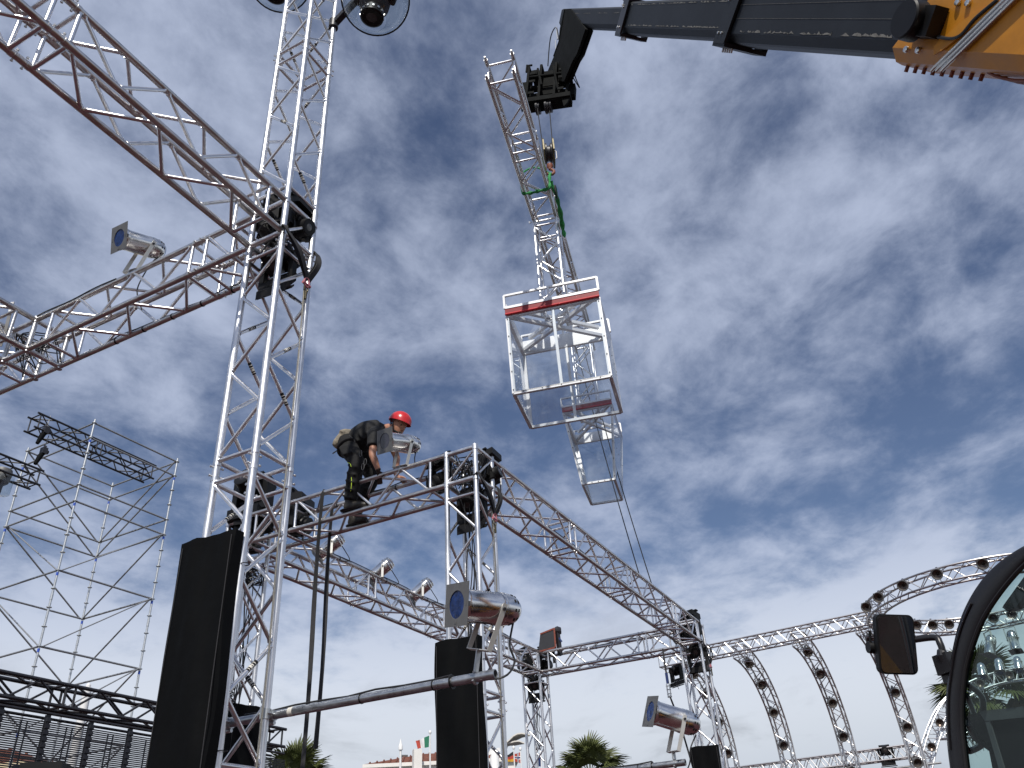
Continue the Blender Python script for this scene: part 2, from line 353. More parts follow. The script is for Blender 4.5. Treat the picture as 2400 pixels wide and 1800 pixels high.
def spline(P, k=6):
    P = [V(p) for p in P]; out = []
    for i in range(len(P) - 1):
        a0 = P[max(i - 1, 0)]; b0 = P[i]; b1 = P[i + 1]; a1 = P[min(i + 2, len(P) - 1)]
        for j in range(k):
            t = j / k
            out.append(0.5 * ((2 * b0) + (b1 - a0) * t + (2 * a0 - 5 * b0 + 4 * b1 - a1) * t * t + (3 * b0 - a0 - 3 * b1 + a1) * t ** 3))
    return out + [P[-1]]

# ------------------------------------------------------------------ the site grid: two rows of truss towers
TH = R_(63.95); GB = V((math.cos(TH), math.sin(TH), 0)); GA = V((-GB.y, GB.x, 0))      # GB runs away to the right, GA away to the left
T1 = V((-1.7906, 5.0240, 0)); T2 = V((-.4318, 7.7464, 0)); T3 = V((-3.2266, 9.1750, 0)); T4 = V((.1705, 16.2432, 0)); T5 = V((2.9822, 14.8016, 0))
T0 = T1 + GA * 3.14
H1, H2, SP = 6.562, 5.570, 0.35
HS = SP / 2

# ------------------------------------------------------------------ setting
g = MB(); g.add([(-900, -900, 0), (900, -900, 0), (900, 1500, 0), (-900, 1500, 0)], [(0, 1, 2, 3)]); struct(g, 'ground', 'asphalt', smooth=False)
g = MB(); g.abox((0, 8.5, 0.006), 34, 33, 0.004); struct(g, 'red_carpet', 'carpet', smooth=False)
# ------------------------------------------------------------------ truss
_cpl = {}
def coupler_mesh(r, mt):
    k = (round(r, 4), mt)
    if k not in _cpl:
        mb = MB().lathe((0, 0, -.075), Z, [(0, r * 1.0), (0, r * 1.10), (.03, r * 1.13), (.034, r * 1.0), (.074, r * 1.0), (.0745, r * 0.9), (.0755, r * 0.9), (.076, r * 1.0), (.116, r * 1.0), (.12, r * 1.13), (.15, r * 1.10), (.15, r * 1.0)], 14)
        for zq in (-.035, .035):
            mb.tube((-r * 1.7, 0, zq), (r * 1.7, 0, zq), r * 0.22, 8); mb.tube((r * 1.55, 0, zq), (r * 1.95, 0, zq), r * 0.36, 8); mb.tube((-r * 1.85, 0, zq), (-r * 1.55, 0, zq), r * 0.36, 8)
        me = bpy.data.meshes.new('coupler'); me.from_pydata([tuple(q) for q in mb.v], [], mb.f); me.materials.append(M[mt])
        bm = bmesh.new(); bm.from_mesh(me); bmesh.ops.recalc_face_normals(bm, faces=bm.faces)
        for f in bm.faces: f.smooth = True
        for e in bm.edges:
            if len(e.link_faces) == 2 and e.calc_face_angle(0) > .7: e.smooth = False
        bm.to_mesh(me); bm.free(); _cpl[k] = me
    return _cpl[k]
SR = random.Random(77); _stk = {}
def sticker_mesh(r):
    if r not in _stk:
        mb = MB(); z = -.05; i = 0
        for w in (.012, .006, .010, .018, .005, .009, .014, .006, .02):
            mb.mi = i % 2; mb.loft([(0, 0, z), (0, 0, z + w)], r * 1.03, 12, caps=False); z += w; i += 1
        me = bpy.data.meshes.new('sticker'); me.from_pydata([tuple(q) for q in mb.v], [], mb.f); me.materials.append(M['blk_plastic']); me.materials.append(M['tape']); me.polygons.foreach_set('material_index', mb.m); _stk[r] = me
    return _stk[r]
def truss_into(root, P, d, s1, s2, sp, mods, L0, L1, flip=0, rc=.0265, rb=.0145, mc='alu', mbr='alu_b', pitch=.36, inset=.10, join=True, posts=True, cn=16, bn=10, chords=True, faces=(0, 1, 2, 3)):
    """chords from P+d*L0 to P+d*L1 at the corners of a square (s1, s2); zigzag braces in every module of mods"""
    cs = [P, P + s1 * sp, P + s1 * sp + s2 * sp, P + s2 * sp]
    if chords:
        for c in cs: rod('chord', c + d * L0, c + d * L1, rc, mc, root, cn)
    for mi, (t0, t1) in enumerate(mods):
        n = max(1, round((t1 - t0 - 2 * inset) / pitch)); e0, e1 = t0 + inset, t1 - inset
        ts = [e0 + (e1 - e0) * i / n for i in range(n + 1)]
        for fi in faces:
            A, B = cs[fi], cs[(fi + 1) % 4]; inn = (B - A).normalized() * rc * .7
            for k in range(n):
                x, y = (A + inn, B - inn)
                ph = (k + mi + flip) % 2
                if ph: x, y = y, x
                a0, a1 = x + d * (ts[k] + .02), y + d * (ts[k + 1] - .02); rod('brace', a0, a1, rb, mbr, root, bn)
                if 'tower' in root.name and SR.random() < .11:
                    c0_ = SR.uniform(.25, .6); dd = (a1 - a0).normalized()
                    raw('barcode_sticker', sticker_mesh(rb), root, a0.lerp(a1, c0_), Z.rotation_difference(dd))
            if posts:
                for t in (t0 + .085, t1 - .085): rod('post', A + inn + d * t, B - inn + d * t, rb * 1.1, mbr, root, bn)
        if join and mi < len(mods) - 1 or join == 2:
            for c in cs:
                q = Z.rotation_difference(d) @ Quaternion((0, 0, 1), R_(45))
                raw('coupler', coupler_mesh(rc, mc), root, c + d * t1, q)
def corner_block(root, T, zc, free=()):
    cs = [T, T + GA * SP, T + GA * SP + GB * SP, T + GB * SP]
    for i in range(4):
        A, B = cs[i], cs[(i + 1) % 4]; ex = (B - A).normalized() * .0
        for dz in (-HS, HS): rod('corner_bar', A + Z * (zc + dz), B + Z * (zc + dz), .0255, 'alu', root, 14)
        if i in free:
            inn = (B - A).normalized() * .02
            rod('brace', A + inn + Z * (zc + HS - .03), B - inn + Z * (zc - HS + .03), .0125, 'alu_b', root, 10)
    for c in cs:
        for dz in (-HS, HS): rod('corner_collar', c + Z * (zc + dz - .03), c + Z * (zc + dz + .03), .0320, 'alu', root, 14)
def tower(T, label, mods, top, zc, free, flip=0):
    r = thing('truss_tower', label, 'truss', T, 'truss towers on the site')
    truss_into(r, T, Z, GA, GB, SP, mods, 0.02, top, flip)
    base = MB(); c = T + (GA + GB) * HS; base.box(c + Z * .010, GA * .32, GB * .32, Z * .008); build(base, 'base_plate', 'galv', r, smooth=False)
    corner_block(r, T, zc, free)
    return r
def beam(P, d, s1, s2, L, label, mods, group, flip=0, **k):
    r = thing('truss_beam', label, 'truss', P, group)
    truss_into(r, P, d, s1, s2, SP, mods, 0.0, L, flip, **k)
    return r
low = [(.04, 2.3), (2.3, 4.3)]
tower(T1, 'tallest truss tower, nearest the viewer, rising out of the frame', [(.04, .3), (.3, 2.3), (2.3, 4.3), (4.3, 6.31), (6.83, 8.83), (8.83, 10.8)], 10.8, H1, (2, 3), 0)
def low_tower(T, label, free, flip=0): return tower(T, label, [(.04, 1.2), (1.2, 3.2), (3.2, 5.31)], H2 + HS, H2, free, flip)
low_tower(T2, 'truss tower in the middle, beside the red helmeted worker', (0, 3))
low_tower(T3, 'truss tower half hidden behind the tallest truss tower', (0, 1), 1)
low_tower(T4, 'slim far truss tower under the orange and black lamp', (1, 2))
low_tower(T5, 'far right truss tower at the foot of the long sloping beam', (2, 3), 1)
r = thing('truss_corner', 'truss corner at the left picture edge, joining two beams', 'truss', T0 + Z * (H1 - HS))
for q in (T0, T0 + GA * SP, T0 + GA * SP + GB * SP, T0 + GB * SP): rod('chord', q + Z * (H1 - HS), q + Z * (H1 + HS), .025, 'alu_dull', r, 14)
corner_block(r, T0, H1, (1, 2))
gb_ = 'horizontal truss beams'
zt = Z * (H1 - HS); zl = Z * (H2 - HS)
beam(T1 + zt, -GB, GA, Z, 6.2, 'truss beam slanting overhead to the upper left corner', [(.12, 2.09), (2.09, 4.1), (4.1, 6.1)], gb_, 1, mc='alu_dull')
beam(T1 + zt + GA * SP, GA, GB, Z, 2.79, 'truss beam running left from the tallest tower, carrying one spotlight', [(.12, .62), (.62, 2.62)], gb_, 1, mc='alu_dull')
beam(T0 + zt, -GB, GA, Z, 3.2, 'truss beam crossing the left picture edge', [(.12, 2.1), (2.1, 3.1)], gb_, 1, mc='alu_dull', mbr='alu_dull')
beam(T0 + zt + GA * SP, GA, GB, Z, 2.2, 'short truss beam leaving the frame at the left', [(.12, 2.1)], gb_, 0, mc='alu_dull')
beam(T2 + zl + GA * SP, GA, GB, Z, 2.79, 'truss beam the red helmeted worker stands on', [(.12, 2.12), (2.12, 2.72)], gb_, 1, mc='alu_dull')
beam(T2 + zl + GB * SP, GB, GA, Z, 7.49, 'long truss beam sloping down right from the middle tower', [(.12, 2.1), (2.1, 4.1), (4.1, 6.1), (6.1, 7.4)], gb_, 0, mc='alu_dull')
beam(T3 + zl + GB * SP, GB, GA, Z, 7.52, 'truss beam behind, set with three small silver spotlights', [(.12, 2.1), (2.1, 4.1), (4.1, 6.1), (6.1, 7.4)], gb_, 1, mc='alu_dull')
beam(T4 + zl, -GA, GB, Z, 2.81, 'far truss beam right of the orange and black lamp', [(.12, 2.1), (2.1, 2.7)], gb_, 0, mc='alu_dull')

# ------------------------------------------------------------------ black cloth panels on the towers
def panel(T, label, along, out, off=0.0, top=3.735, w=.465, th=.075):
    P0 = T + out * (.035) + along * (off - .03); nx, nz = 14, 30; mb = MB(); rnd = random.Random(int(T.x * 100))
    vv = []; cols = nx + 1
    def pt(i, j, front):
        x = i / nx; z = top * (1 - j / nz) + .03
        puff = .016 * math.sin(math.pi * x) * (0.6 + .4 * math.sin(j * .5 + T.x)) + .007 * math.sin(x * 9 + j * .55) + .004 * math.sin(x * 21 - j * .9 + T.y)
        if j == 0: z -= .018 * abs(math.sin(x * 3 + 1)); 
        dent = 0
        if T is T1: dent = -.03 * math.exp(-(((x - .12) / .10) ** 2 + ((z - 2.62) / .16) ** 2))
        return P0 + along * (x * w + (.012 * math.sin(j * .55) * (1 if i in (0, nx) else .3))) + out * ((th + puff + dent) if front else 0) + Z * z
    for fr in (1, 0):
        for j in range(nz + 1):
            for i in range(cols): vv.append(pt(i, j, fr))
    N = cols * (nz + 1); ff = []
    for j in range(nz):
        for i in range(nx):
            q = j * cols + i; ff.append((q, q + cols, q + cols + 1, q + 1)); ff.append((N + q, N + q + 1, N + q + cols + 1, N + q + cols))
    for i in range(nx): ff.append((i, i + 1, N + i + 1, N + i)); q = nz * cols + i; ff.append((q, N + q, N + q + 1, q + 1))
    for j in range(nz): q = j * cols; ff.append((q, N + q, N + q + cols, q + cols)); q = j * cols + nx; ff.append((q, q + cols, N + q + cols, N + q))
    mb.add(vv, ff)
    r = thing('cloth_panel', label, 'panel', P0, 'black cloth panels on the towers')
    cl = build(mb, 'cloth', 'blk_cloth', r, edge=55)
    hem = MB()
    for x in (.045, .955): hem.ribbon([P0 + along * (x * w) + out * (th + .011) + Z * z for z in (.06, top * .5, top - .02)], .006, along, .003)
    build(hem, 'seam_highlight', 'strap', r)  # paler strip paints the highlight along each seam of the cloth
    tie = MB()
    for z in (1.3, 2.45, 3.55):
        tie.loft([P0 - along * .0 + out * -.01 + Z * z + (GB * math.cos(t) + GA * math.sin(t)) * .028 - out * .03 for t in [q * .7 for q in range(9)]], .003, 6, closed=True)
    build(tie, 'cable_tie', 'blk_plastic', r)
panel(T1, 'biggest black cloth panel, on the tallest tower at left', GA, -GB)
panel(T2, 'black cloth panel on the middle tower behind the big spotlight', GA, -GB)
panel(T5, 'small black cloth panel on the far right tower, at the bottom edge', GA, -GB, top=3.70)
panel(T3, 'black cloth panel seen through the tallest tower', GB, -GA, top=3.60)

# ------------------------------------------------------------------ PAR spotlights
def par_dir(x, y, cosa, ang):
    """lens direction: cosa towards the viewer, the rest along the image angle ang (degrees, 0 right, 90 up)"""
    v = ray(x, y).normalized(); e = (cr * math.cos(R_(ang)) + cu * math.sin(R_(ang))); e = (e - v * e.dot(v)).normalized()
    return (-v * cosa + e * math.sqrt(1 - cosa * cosa)).normalized()
def spotlight(piv, d, label, scale=1.0, yk=None, clamp_to=None, gelmat='gel', frame=True, group='silver par spotlights', ylen=.20, cage=False, cable=None, detail=True):
    """piv: yoke pivot centre; d: lens direction"""
    d = V(d).normalized(); yk = V(yk) if yk is not None else -Z
    Y = d.cross(yk).normalized(); yk = (yk - Y * yk.dot(Y)).normalized(); s = scale
    r = thing('par_spotlight', label, 'spotlight', piv, group); P = V(piv)
    F = P + d * .27 * s; rb_ = .105 * s
    b = MB().lathe(P - d * .20 * s, d, [(0, .001), (.004 * s, .03 * s), (.02 * s, .062 * s), (.045 * s, .084 * s), (.075 * s, .097 * s), (.11 * s, .103 * s), (.135 * s, .104 * s), (.137 * s, .108 * s), (.152 * s, .108 * s), (.154 * s, .104 * s), (.17 * s, .104 * s), (.172 * s, .107 * s), (.19 * s, .107 * s), (.194 * s, .104 * s), (.42 * s, .103 * s), (.425 * s, .108 * s), (.455 * s, .110 * s), (.462 * s, .106 * s), (.462 * s, .094 * s), (.42 * s, .092 * s)], 32 if detail else 18, caps=False)
    body = build(b, 'body', 'par', r)
    if detail:
        h = MB(); px = Y; py = d.cross(Y)
        for rr, tt in ((.0900, .062), (.0980, .088)):
            for k in range(10):
                t = 2 * math.pi * (k + (.5 if rr > .1 else 0)) / 10; o = px * math.cos(t) + py * math.sin(t)
                h.box(P - d * (.20 - tt) * s + o * (rr - .0) * s, o * .0035 * s, d * .0065 * s, o.cross(d) * .010 * s)
        build(h, 'vent_slots', 'hole', body, smooth=False)
        rv = MB()
        for k in range(6):
            t = 2 * math.pi * k / 6; o = px * math.cos(t) + py * math.sin(t); rv.lathe(F - d * .035 * s + o * .102 * s, o, [(0, .007 * s), (.004 * s, .006 * s), (.006 * s, .003 * s)], 8)
        build(rv, 'rivets', 'bolt', body)
    lens = MB().lathe(F - d * .06 * s, d, [(0, .092 * s), (.004, .092 * s)], 24); build(lens, 'lamp_lens', 'lens_b' if not frame else 'lens', body)
    if cage:
        cg = MB()
        for q in (.03, .07, .11): cg.lathe(P - d * (.20 - q) * s, d, [(0, (.085 + q * .25) * s), (.008, (.09 + q * .25) * s), (.016, (.085 + q * .25) * s)], 18, caps=False)
        build(cg, 'cooling_rings', 'par', body)
    if frame:
        u = (Z - d * Z.dot(d)).normalized(); u = (u * .97 + d.cross(u) * -.2).normalized() if not cage else u; w = d.cross(u)
        fr = MB(); o = F + d * .012 * s; n = 32; q = .135 * s; vv = []; ff = []
        for th in (0, .004):
            for k in range(n):
                t = 2 * math.pi * k / n; c_, s_ = math.cos(t), math.sin(t); vv.append(o + d * th + (u * c_ + w * s_) * .088 * s)
            for k in range(n):
                t = 2 * math.pi * k / n; c_, s_ = math.cos(t), math.sin(t); m_ = max(abs(c_), abs(s_)); vv.append(o + d * th + (u * c_ + w * s_) / m_ * q)
        for k in range(n):
            k2 = (k + 1) % n
            ff += [(k, k2, n + k2, n + k), (2 * n + k, 3 * n + k, 3 * n + k2, 2 * n + k2), (n + k, n + k2, 3 * n + k2, 3 * n + k), (k, 2 * n + k, 2 * n + k2, k2)]
        fr.add(vv, ff); gf = build(fr, 'gel_frame', 'plate', r, smooth=False)
        gl = MB().lathe(o - d * .003, d, [(0, .090 * s), (.002, .090 * s)], 28); build(gl, 'gel', gelmat, gf)
        if detail:
            cl = MB()
            for q2 in (w, -w, -u): cl.box(o - d * .008 + q2 * .112 * s, q2 * .008 * s, d * .016 * s, q2.cross(d) * .014 * s)
            build(cl, 'frame_clip', 'plate', gf, smooth=False)
    # yoke
    yb = MB(); w_ = .118 * s; L = ylen * s; bw = .036 * s; bt = .005 * s
    ax = Y.cross(yk)
    for sg in (-1, 1): yb.box(P + Y * sg * w_ + yk * (L / 2 - .015 * s), Y * bt / 2, yk * (L / 2 + .02 * s), ax * bw / 2)
    yb.box(P + yk * (L + .008 * s), Y * (w_ + bt / 2), yk * bt / 2, ax * bw / 2)
    yo = build(yb, 'yoke', 'yoke', r, smooth=False)
    pv = MB()
    for sg in (-1, 1): pv.tube(P + Y * sg * .10 * s, P + Y * sg * (w_ + .014 * s), .011 * s, 10)
    build(pv, 'pivot_bolt', 'blk_metal', yo)
    base = P + yk * (L + .01 * s)
    if clamp_to is not None:
        c = V(clamp_to); mb = MB(); dd = (c - base)
        if dd.length > .02: mb.bar(base, c - dd.normalized() * .03, .03, .008, Y)
        o = GA if not isinstance(clamp_to, tuple) else GA
        mb.loft([c + (Z * math.cos(t) + GB * math.sin(t)) * .033 for t in [k * .52 for k in range(-1, 9)]], .007, 6)
        build(mb, 'clamp', 'galv', r)
    if cable:
        mb = MB().loft(spline([P - d * .15 * s - Z * .085 * s] + [V(q) for q in cable], 6), .006, 8); build(mb, 'power_cable', 'cable', r)
    return r, base

# pipes carrying two of the spotlights
def outrigger(T, z, L, back, label):
    o = GB * (SP + .052)
    P, Q = T + o + GA * back + Z * z, T + o - GA * L + Z * z
    r = thing('outrigger_pipe', label, 'pipe', P, 'steel pipes clamped to towers')
    n = 20; mb = MB(); mb.loft([P, Q], .0265, n, caps=False); mb.loft([Q, P], .0225, n, caps=False)
    vv = []
    for (pt, rr) in ((P, .0265), (P, .0225), (Q, .0265), (Q, .0225)): pass
    d = (Q - P).normalized(); mb.lathe(Q, d, [(0, .0265), (0, .0225)], n, caps=False)
    pp = build(mb, 'tube', 'pipe', r, recalc=False)
    for i, a_ in enumerate((0.0, SP)):
        c = T + GB * (SP + .026) + GA * a_ + Z * z; mb = MB()
        mb.lathe(c - GB * .026 - Z * .03, Z, [(0, .026), (0, .034), (.06, .034), (.06, .026)], 14)
        mb.lathe(c + GB * .026 - GA * .03, GA, [(0, .027), (0, .035), (.06, .035), (.06, .027)], 14)
        mb.box(c, GA * .025, GB * .012, Z * .025)
        for q in (-1, 1): mb.tube(c + GA * .04 * q - GB * .05, c + GA * .04 * q + GB * .02, .006, 8); mb.lathe(c + GA * .04 * q + GB * .02, GB, [(0, .011), (.012, .011)], 6)
        mb.tube(c - Z * .045 + GB * .03 - GA * .03, c - Z * .045 + GB * .03 + GA * .03, .012, 10)
        build(mb, 'pipe_clamp', 'galv', r)
    tp = MB().lathe(Q + GA * (L - .18), GA, [(0, .0266), (0, .0275), (.035, .0275), (.035, .0266)], 16); build(tp, 'tape_band', 'tape', r)
    cb_ = MB().loft([P + Z * .034 + GA * -.2] + [P.lerp(Q, t) + Z * (.033 + .006 * math.sin(t * 23)) for t in [.2, .3, .4, .5, .6, .7, .8, .86]], .006, 8); build(cb_, 'cable', 'cable', r)
    ti = MB()
    for t in (.55, .80, .86): ti.lathe(P.lerp(Q, t), d, [(0, .027), (0, .040 if t > .85 else .030), (.006, .040 if t > .85 else .030), (.006, .027)], 14)
    build(ti, 'cable_tie', 'blk_plastic', r)
    return P, Q
P1, Q1 = outrigger(T1, 2.70, 1.585, .42, 'nearest grey steel pipe reaching right from the tallest tower')
c = Q1 + GA * .13 + Z * .026
pv = aty(1157, 1426, c.y - .02)
spotlight(pv, par_dir(1110, 1425, .54, 174), 'largest silver spotlight with a bright blue gel, on the near pipe', .88, yk=(c + Z * .06 - pv), clamp_to=c - Z * .026, ylen=.27, cable=[pv + V((.08, .05, -.20)), pv + V((.10, .06, -.30)), Q1 + GA * .05 + Z * .0 + V((.06, 0, -.02)), Q1 + GA * .3 + Z * .03])
P2_, Q2 = outrigger(T2, 2.545, 1.63, .40, 'grey steel pipe low at the bottom edge, reaching right')
c = Q2 + GA * .09 + Z * .026
pv = aty(1592, 1688, c.y)
spotlight(pv, par_dir(1560, 1685, .36, 163), 'silver spotlight with blue gel low at right, on a pipe', .92, yk=(c + Z * .06 - pv), clamp_to=c - Z * .026, ylen=max(.2, (c + Z * .05 - pv).length), cable=[pv + V((.06, .02, -.22)), pv + V((.02, .04, -.36)), Q2 + GA * .2 - Z * .25, Q2 + GA * .25 - Z * .6])
# spotlight on the left beam
c = T1 + Z * (H1 + HS) + GA * 1.86
pv = aty(343, 577, c.y + .0)
spotlight(pv, par_dir(310, 575, .47, 163), 'silver spotlight with dark blue gel on the left truss beam', .95, yk=(c + Z * .05 - pv), clamp_to=c, ylen=(c + Z * .05 - pv).length, cable=[pv + V((.02, .1, -.15)), c + V((.08, .05, -.08)), c + V((.1, .05, -.22)), c + V((.16, .06, -.36))])
# spotlight in front of the worker
c = T2 + Z * (H2 + HS) + GA * .946
pv = aty(950, 1040, c.y - .02)
spotlight(pv, par_dir(925, 1043, .60, 172), 'silver spotlight with smoky gel in front of the crouching worker', 1.0, yk=(c + Z * .05 - pv), clamp_to=c, gelmat='gel_dk', ylen=(c + Z * .05 - pv).length, cable=[pv + V((.10, .04, -.16)), pv + V((.08, .06, -.26)), c + V((-.05, .05, .03)), c + V((-.22, .08, -.03))])
# three small ones on the rear beam
for i, (x, y, lab) in enumerate([(775, 1281, 'small silver spotlight on the rear beam, behind the hanging straps'), (893, 1338, 'second small silver spotlight along the rear beam'), (988, 1393, 'third small silver spotlight, left of the big one')]):
    t = min([q * .05 for q in range(8, 150)], key=lambda q: abs(proj(T3 + GB * q + Z * (H2 + HS + .15))[0] - x)); c = T3 + GB * t + Z * (H2 + HS)
    pv = c + Z * .14 - GA * .03
    spotlight(pv, V((-.72, -.1, -.66)), lab, .9, yk=-Z, clamp_to=c, frame=True, cage=True, ylen=.17, detail=False, cable=[pv + V((.15, .1, -.06)), pv + V((.22, .1, -.2)), c + V((.1, .2, -.02))])
c = T4 - GB * .8 + Z * (H2 + HS); c2 = T3 + GB * 6.2 + Z * (H2 + HS)
spotlight(c2 + Z * .15, V((-.5, -.3, -.8)), 'tiny silver spotlight peeking out behind the big spotlight', .9, clamp_to=c2, cage=True, ylen=.17, detail=False)
# ------------------------------------------------------------------ the truss hanging from the crane, with two acrylic boxes below it
LE = V((-0.07, 6.85, 10.532)); ph, tl = R_(78.421), R_(2.757)
LD = V((math.cos(ph) * math.cos(tl), math.sin(ph) * math.cos(tl), math.sin(tl))); LR = LD.cross(Z).normalized(); LU = LR.cross(LD)
lr = thing('lifted_truss', 'truss hanging from the crane hook high in the sky', 'truss', LE)
truss_into(lr, LE, LD, LR, LU, SP, [(.02, 1.45), (1.45, 2.85), (3.2, 5.0), (5.0, 6.9)], 0, 6.95, 0, mc='alu_dull', mbr='alu_b')
fk = MB()
for i in (0, 1):
    for j in (0, 1): fk.lathe(LE + LR * SP * i + LU * SP * j - LD * .05, LD, [(0, .012), (.03, .014), (.05, .022), (.06, .024)], 12)
build(fk, 'end_spigots', 'bolt', lr)
rx = V((math.cos(R_(-12.6)), math.sin(R_(-12.6)), 0)); dp = V((-rx.y, rx.x, 0))
def drop_truss(t, zb, label):
    P = LE + LD * t; dz = P.z - zb
    r = thing('drop_truss', label, 'truss', (P.x, P.y, zb), 'short upright trusses under the lifted truss')
    truss_into(r, V((P.x, P.y, zb)), Z, LR, V((LD.x, LD.y, 0)).normalized(), SP, [(.02, dz - .05)], 0, dz, 0)
    w = MB()
    for q in (P, P + LR * SP):
        o = q - Z * .03; w.tube(o - LR * .05, o + LR * .05, .007, 8); w.box(o - LR * .06, LR * .012, Z * .02, LD * .006); w.box(o + LR * .05, LR * .01, Z * .014, LD * .006)
    build(w, 'wing_bolts', 'bolt', r)
drop_truss(2.83, 8.87, 'upright truss between lifted truss and larger acrylic box')
drop_truss(6.08, 8.99, 'upright truss between lifted truss and smaller acrylic box')
def acrylic_box(Ct, Wd, H, D, tw, td, tx, ty, label, s=1.0):
    up = (Z + rx * tx + dp * ty).normalized(); bw = .05 * s
    def P(i, j, k):
        """i across -1..1, j depth -1..1, k height: 1 top, 0 floor"""
        f = k if k <= 1 else 1.0; w = Wd * (tw + (1 - tw) * f); d_ = D * (td + (1 - td) * f)
        return Ct + rx * i * w / 2 + dp * j * d_ / 2 + up * ((k - 1) * H)
    r = thing('acrylic_box', label, 'box', P(0, 0, 0), 'clear boxes hanging in the air')
    def bar(a_, b_, nm='frame_bar', w=bw, h=bw * .8, m_='alu_bar', u=up):
        build(MB().bar(a_, b_, w, h, u), nm, m_, r, smooth=False)
    for j in (-1, 1):
        bar(P(-1, j, 1), P(1, j, 1)); bar(P(-1, j, 0), P(1, j, 0))
        for i in (-1, 1): bar(P(i, j, 0), P(i, j, 1), u=dp)
        if tw == 1: bar(P(0.0, j, 0), P(0.0, j, 1), 'mullion', bw * .8, bw * .6, u=dp)
    for i in (-1, 1):
        bar(P(i, -1, 1), P(i, 1, 1), w=bw, h=bw * 1.3); bar(P(i, -1, 0), P(i, 1, 0))
    # crossed bars in the ceiling, two layers
    for dz, sc in ((.0, .96), (.14 * s, .80)):
        o = up * (dz + .01)
        bar(P(-sc, -sc, 1) + o, P(sc, sc, 1) + o, 'cross_bar', .055 * s, .05 * s); bar(P(sc, -sc, 1) + o + up * .052 * s, P(-sc, sc, 1) + o + up * .052 * s, 'cross_bar', .055 * s, .05 * s)
    # red band and the rail above it, front and back
    bh = .105 * s; rh = .225 * s
    for j in (-1, 1):
        of = dp * j * (.032 * s)
        a_, b_ = P(-1.03, j, 1) + of, P(1.03, j, 1) + of
        if j == -1:
            build(MB().bar(a_ + up * (.085 * s), b_ + up * (.085 * s), .02, bh * .80, up), 'red_band', 'red', r, smooth=False)
            build(MB().loft([a_ + up * .02 * s + dp * j * .01, b_ + up * .02 * s + dp * j * .01], .019 * s, 10), 'red_bumper', 'red_hi', r)
        else:
            build(MB().bar(P(-1, j, 1) + up * .13 * s, P(1, j, 1) + up * .13 * s, .006, .2 * s, up), 'back_plate', 'alu_bar', r, smooth=False)
        z0 = up * (bh + .02 * s)
        bar(a_ + z0 + up * .01, b_ + z0 + up * .01, 'rail', .035 * s, .04 * s); bar(a_ + z0 + up * rh, b_ + z0 + up * rh, 'rail', .035 * s, .03 * s)
        for q in (0.0, .48 if tw == 1 else None, 1.0):
            if q is None: continue
            c_ = a_.lerp(b_, q); bar(c_ + z0, c_ + z0 + up * rh, 'rail_post', .03 * s, .04 * s, u=dp)
    build(MB().bar(P(-1, -1, 1) + up * .13 * s, P(-1, 1, 1) + up * .13 * s, .006, .2 * s, up), 'side_plate', 'alu_bar', r, smooth=False)
    # clear panes
    def pane(q):
        n = (q[1] - q[0]).cross(q[2] - q[0]).normalized(); c_ = sum(q, V()) / 4
        if n.dot(c_ - P(0, 0, .5)) < 0: n = -n
        build(MB().poly([c_ + (v_ - c_) * 1.0 + n * (bw * .42) for v_ in q], .004, n), 'clear_pane', 'acryl', r, smooth=False)
    pane([P(-1, -1, 0), P(1, -1, 0), P(1, -1, 1), P(-1, -1, 1)]); pane([P(-1, 1, 0), P(1, 1, 0), P(1, 1, 1), P(-1, 1, 1)])
    pane([P(-1, -1, 0), P(-1, 1, 0), P(-1, 1, 1), P(-1, -1, 1)]); pane([P(1, -1, 0), P(1, 1, 0), P(1, 1, 1), P(1, -1, 1)])
    pane([P(-1, -1, 0), P(1, -1, 0), P(1, 1, 0), P(-1, 1, 0)])
    bt = MB(); n = 5
    for j in (-1,):
        for i in (-1, 1):
            for k in range(n): bt.lathe(P(i, j, .04 + .92 * k / (n - 1)) + dp * j * bw * .5, dp * j, [(0, .009), (.006, .008)], 8)
        for k in range(n): bt.lathe(P(-1 + 2 * (k + .5) / n, j, 0) + dp * j * bw * .5, dp * j, [(0, .009), (.006, .008)], 8)
        for k in range(4): bt.lathe(P(-1 + 2 * (k + .5) / 4, j, 1) + dp * j * bw * .7 + up * (bh + rh), dp * j, [(0, .009), (.006, .008)], 8)
    for k in range(n): bt.lathe(P(1, -.9 + 1.8 * k / (n - 1), .5) + rx * bw * .5, rx, [(0, .009), (.006, .008)], 8)
    build(bt, 'screws', 'blk_metal', r)
    return P
acrylic_box(V((.758, 10.015, 8.863)), 1.34, 1.268, 1.0, 1, 1, -.009, -.057, 'larger clear box with a red band, hanging highest')
acrylic_box(V((1.428, 13.263, 8.99)), .86, 1.341, 1.2, .637, .734, -.018, -.002, 'smaller tapering clear box with a red band, lower down', .82)
# tag lines down to the long beam
end = LE + LD * 6.7
t5 = min([q * .05 for q in range(20, 160)], key=lambda q: abs(proj(T2 + GB * q + Z * (H2 + HS + .03))[0] - 1528)); anc = T2 + GB * t5 + Z * (H2 + HS + .03)
for i, (dx, lab) in enumerate([(.02, 'left of two thin ropes trailing from the lifted truss'), (.16, 'right of two thin ropes trailing from the lifted truss')]):
    a_ = end + LR * dx + V((0, 0, -.05)); b_ = anc + GB * (.0 - .55 * (1 - i)) + Z * (.0)
    P = [a_.lerp(b_, t) - Z * .25 * math.sin(math.pi * t) * (.6 + .4 * i) for t in [k / 20 for k in range(21)]]
    o = build(MB().loft(P, .009, 6), 'tag_line', 'cable'); tag(o, lab, 'rope', 'ropes from the lifted truss')

